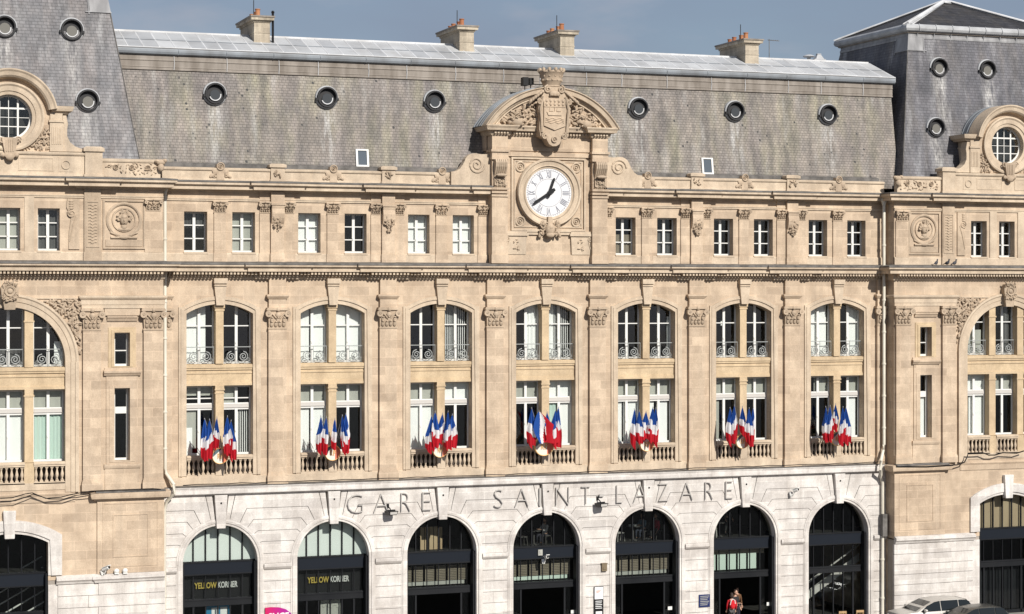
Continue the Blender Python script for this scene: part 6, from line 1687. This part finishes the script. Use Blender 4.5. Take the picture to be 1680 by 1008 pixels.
for dx, lab in ((-.62, "left of the two tan wooden chairs outside the rightmost arch"), (.42, "right of the two tan wooden chairs outside the rightmost arch")):
    chair((6*BAY+dx*1.0-.1, -1.7, .0), R(172), lab, WOOD, "wooden chairs outside the rightmost arch")

# cars parked before the right pavilion; only their roofs reach into the photo
def car(loc, rz, lab, paint, glassm):
    o = empty("parked_car", lab, "car", "cars parked before the right pavilion", loc, (0, 0, rz))
    st = [(-2.15, .30, .62, .70, .70), (-2.05, .22, .86, .78, .78), (-1.3, .20, .95, .84, .84), (-.2, .20, .97, .86, .86), (.9, .20, .96, .86, .86), (1.75, .20, .90, .82, .82), (2.08, .24, .84, .76, .76), (2.16, .34, .62, .70, .70)]
    m = MB(); n = 8; vs = []
    for x, zb, zt, hw, _ in st:
        vs += [(x, -hw*.9, zb), (x, -hw, zb+.15), (x, -hw, zt-.12), (x, -hw*.92, zt), (x, hw*.92, zt), (x, hw, zt-.12), (x, hw, zb+.15), (x, hw*.9, zb)]
    fs = [(i*n+j, i*n+(j+1) % n, (i+1)*n+(j+1) % n, (i+1)*n+j) for i in range(len(st)-1) for j in range(n)] + [tuple(range(n)), tuple((len(st)-1)*n+j for j in range(n))[::-1]]
    m.add(vs, fs); m.build("body", paint, o, True, .02)
    cs = [(-1.35, .94, .78), (-.95, 1.16, .74), (-.45, 1.37, .66), (.1, 1.45, .62), (.8, 1.455, .62), (1.35, 1.40, .62), (1.72, 1.12, .70), (1.88, .90, .74)]
    m = MB(); vs = []
    for x, zt, hw in cs: vs += [(x, -.80, .90), (x, -hw, zt-.03), (x, -hw*.86, zt), (x, hw*.86, zt), (x, hw, zt-.03), (x, .80, .90)]
    fs = [(i*6+j, i*6+j+1, (i+1)*6+j+1, (i+1)*6+j) for i in range(len(cs)-1) for j in range(5)] + [tuple(range(6)), tuple((len(cs)-1)*6+j for j in range(6))[::-1]]
    m.add(vs, fs); m.build("cabin", paint, o, True)
    m = MB()
    for s in (-1, 1):
        def P_(x, z): t = (z-.90)/.52; return (x, s*(.825 - t*.165), z)
        for poly in ([(-1.16, .95), (-.08, .95), (-.08, 1.405), (-.38, 1.365), (-.80, 1.20)], [(-.03, .95), (.87, .95), (.87, 1.41), (-.03, 1.41)], [(.92, .95), (1.68, .95), (1.46, 1.32), (1.3, 1.39), (.92, 1.41)]):
            m.add([P_(*p) for p in poly], [tuple(range(len(poly)))])
    m.add([(-1.30, -.62, .985), (-1.30, .62, .985), (-.50, .56, 1.375), (-.50, -.56, 1.375)], [(0, 1, 2, 3)]); m.add([(1.84, -.6, .99), (1.84, .6, .99), (1.40, .54, 1.40), (1.40, -.54, 1.40)], [(0, 1, 2, 3)])
    m.build("window", glassm, o)
    for s in (-1, 1):
        for x in (-1.32, 1.32):
            w_ = MB(); w_.lathe((x, s*.74 - .1, .31), [(.0, 0), (.31, 0), (.33, .03), (.33, .17), (.31, .2), (0, .2)], 20, 'Y'); wo = w_.build("wheel", BLACK, o, True)
            r_ = MB(); r_.lathe((x, s*.84 - .02, .31), [(0, 0), (.2, 0), (.21, .04), (0, .04)], 16, 'Y'); r_.build("rim", ZINC, wo)
        mm = MB(); mm.blob((-.95, s*.93, 1.02), (.09, .12, .08), None, 8, 6); mm.build("mirror", paint, o, True)
        hl = MB(); hl.blob((-2.06, s*.55, .68), (.10, .16, .07), None, 8, 6); hl.build("headlight", PAINT, o, True)
    return o
SILVER = newmat("silver_car_paint", (.52, .50, .46), .3, .3, .5); GREYCAR = newmat("dark_grey_car_paint", (.07, .07, .065), .25, .2, .5)
CARGLASS = newmat("car_glass", (.012, .015, .016), .05, 0, .6)
CAR1 = car((37.3, -3.7, 0), R(0), "silver people carrier parked along the foot of the right pavilion", SILVER, CARGLASS)
car((38.35, -5.75, 0), R(0), "dark grey car parked in front of the silver people carrier", GREYCAR, CARGLASS)
CAR1.scale = (1.14, 1.06, 1.12)
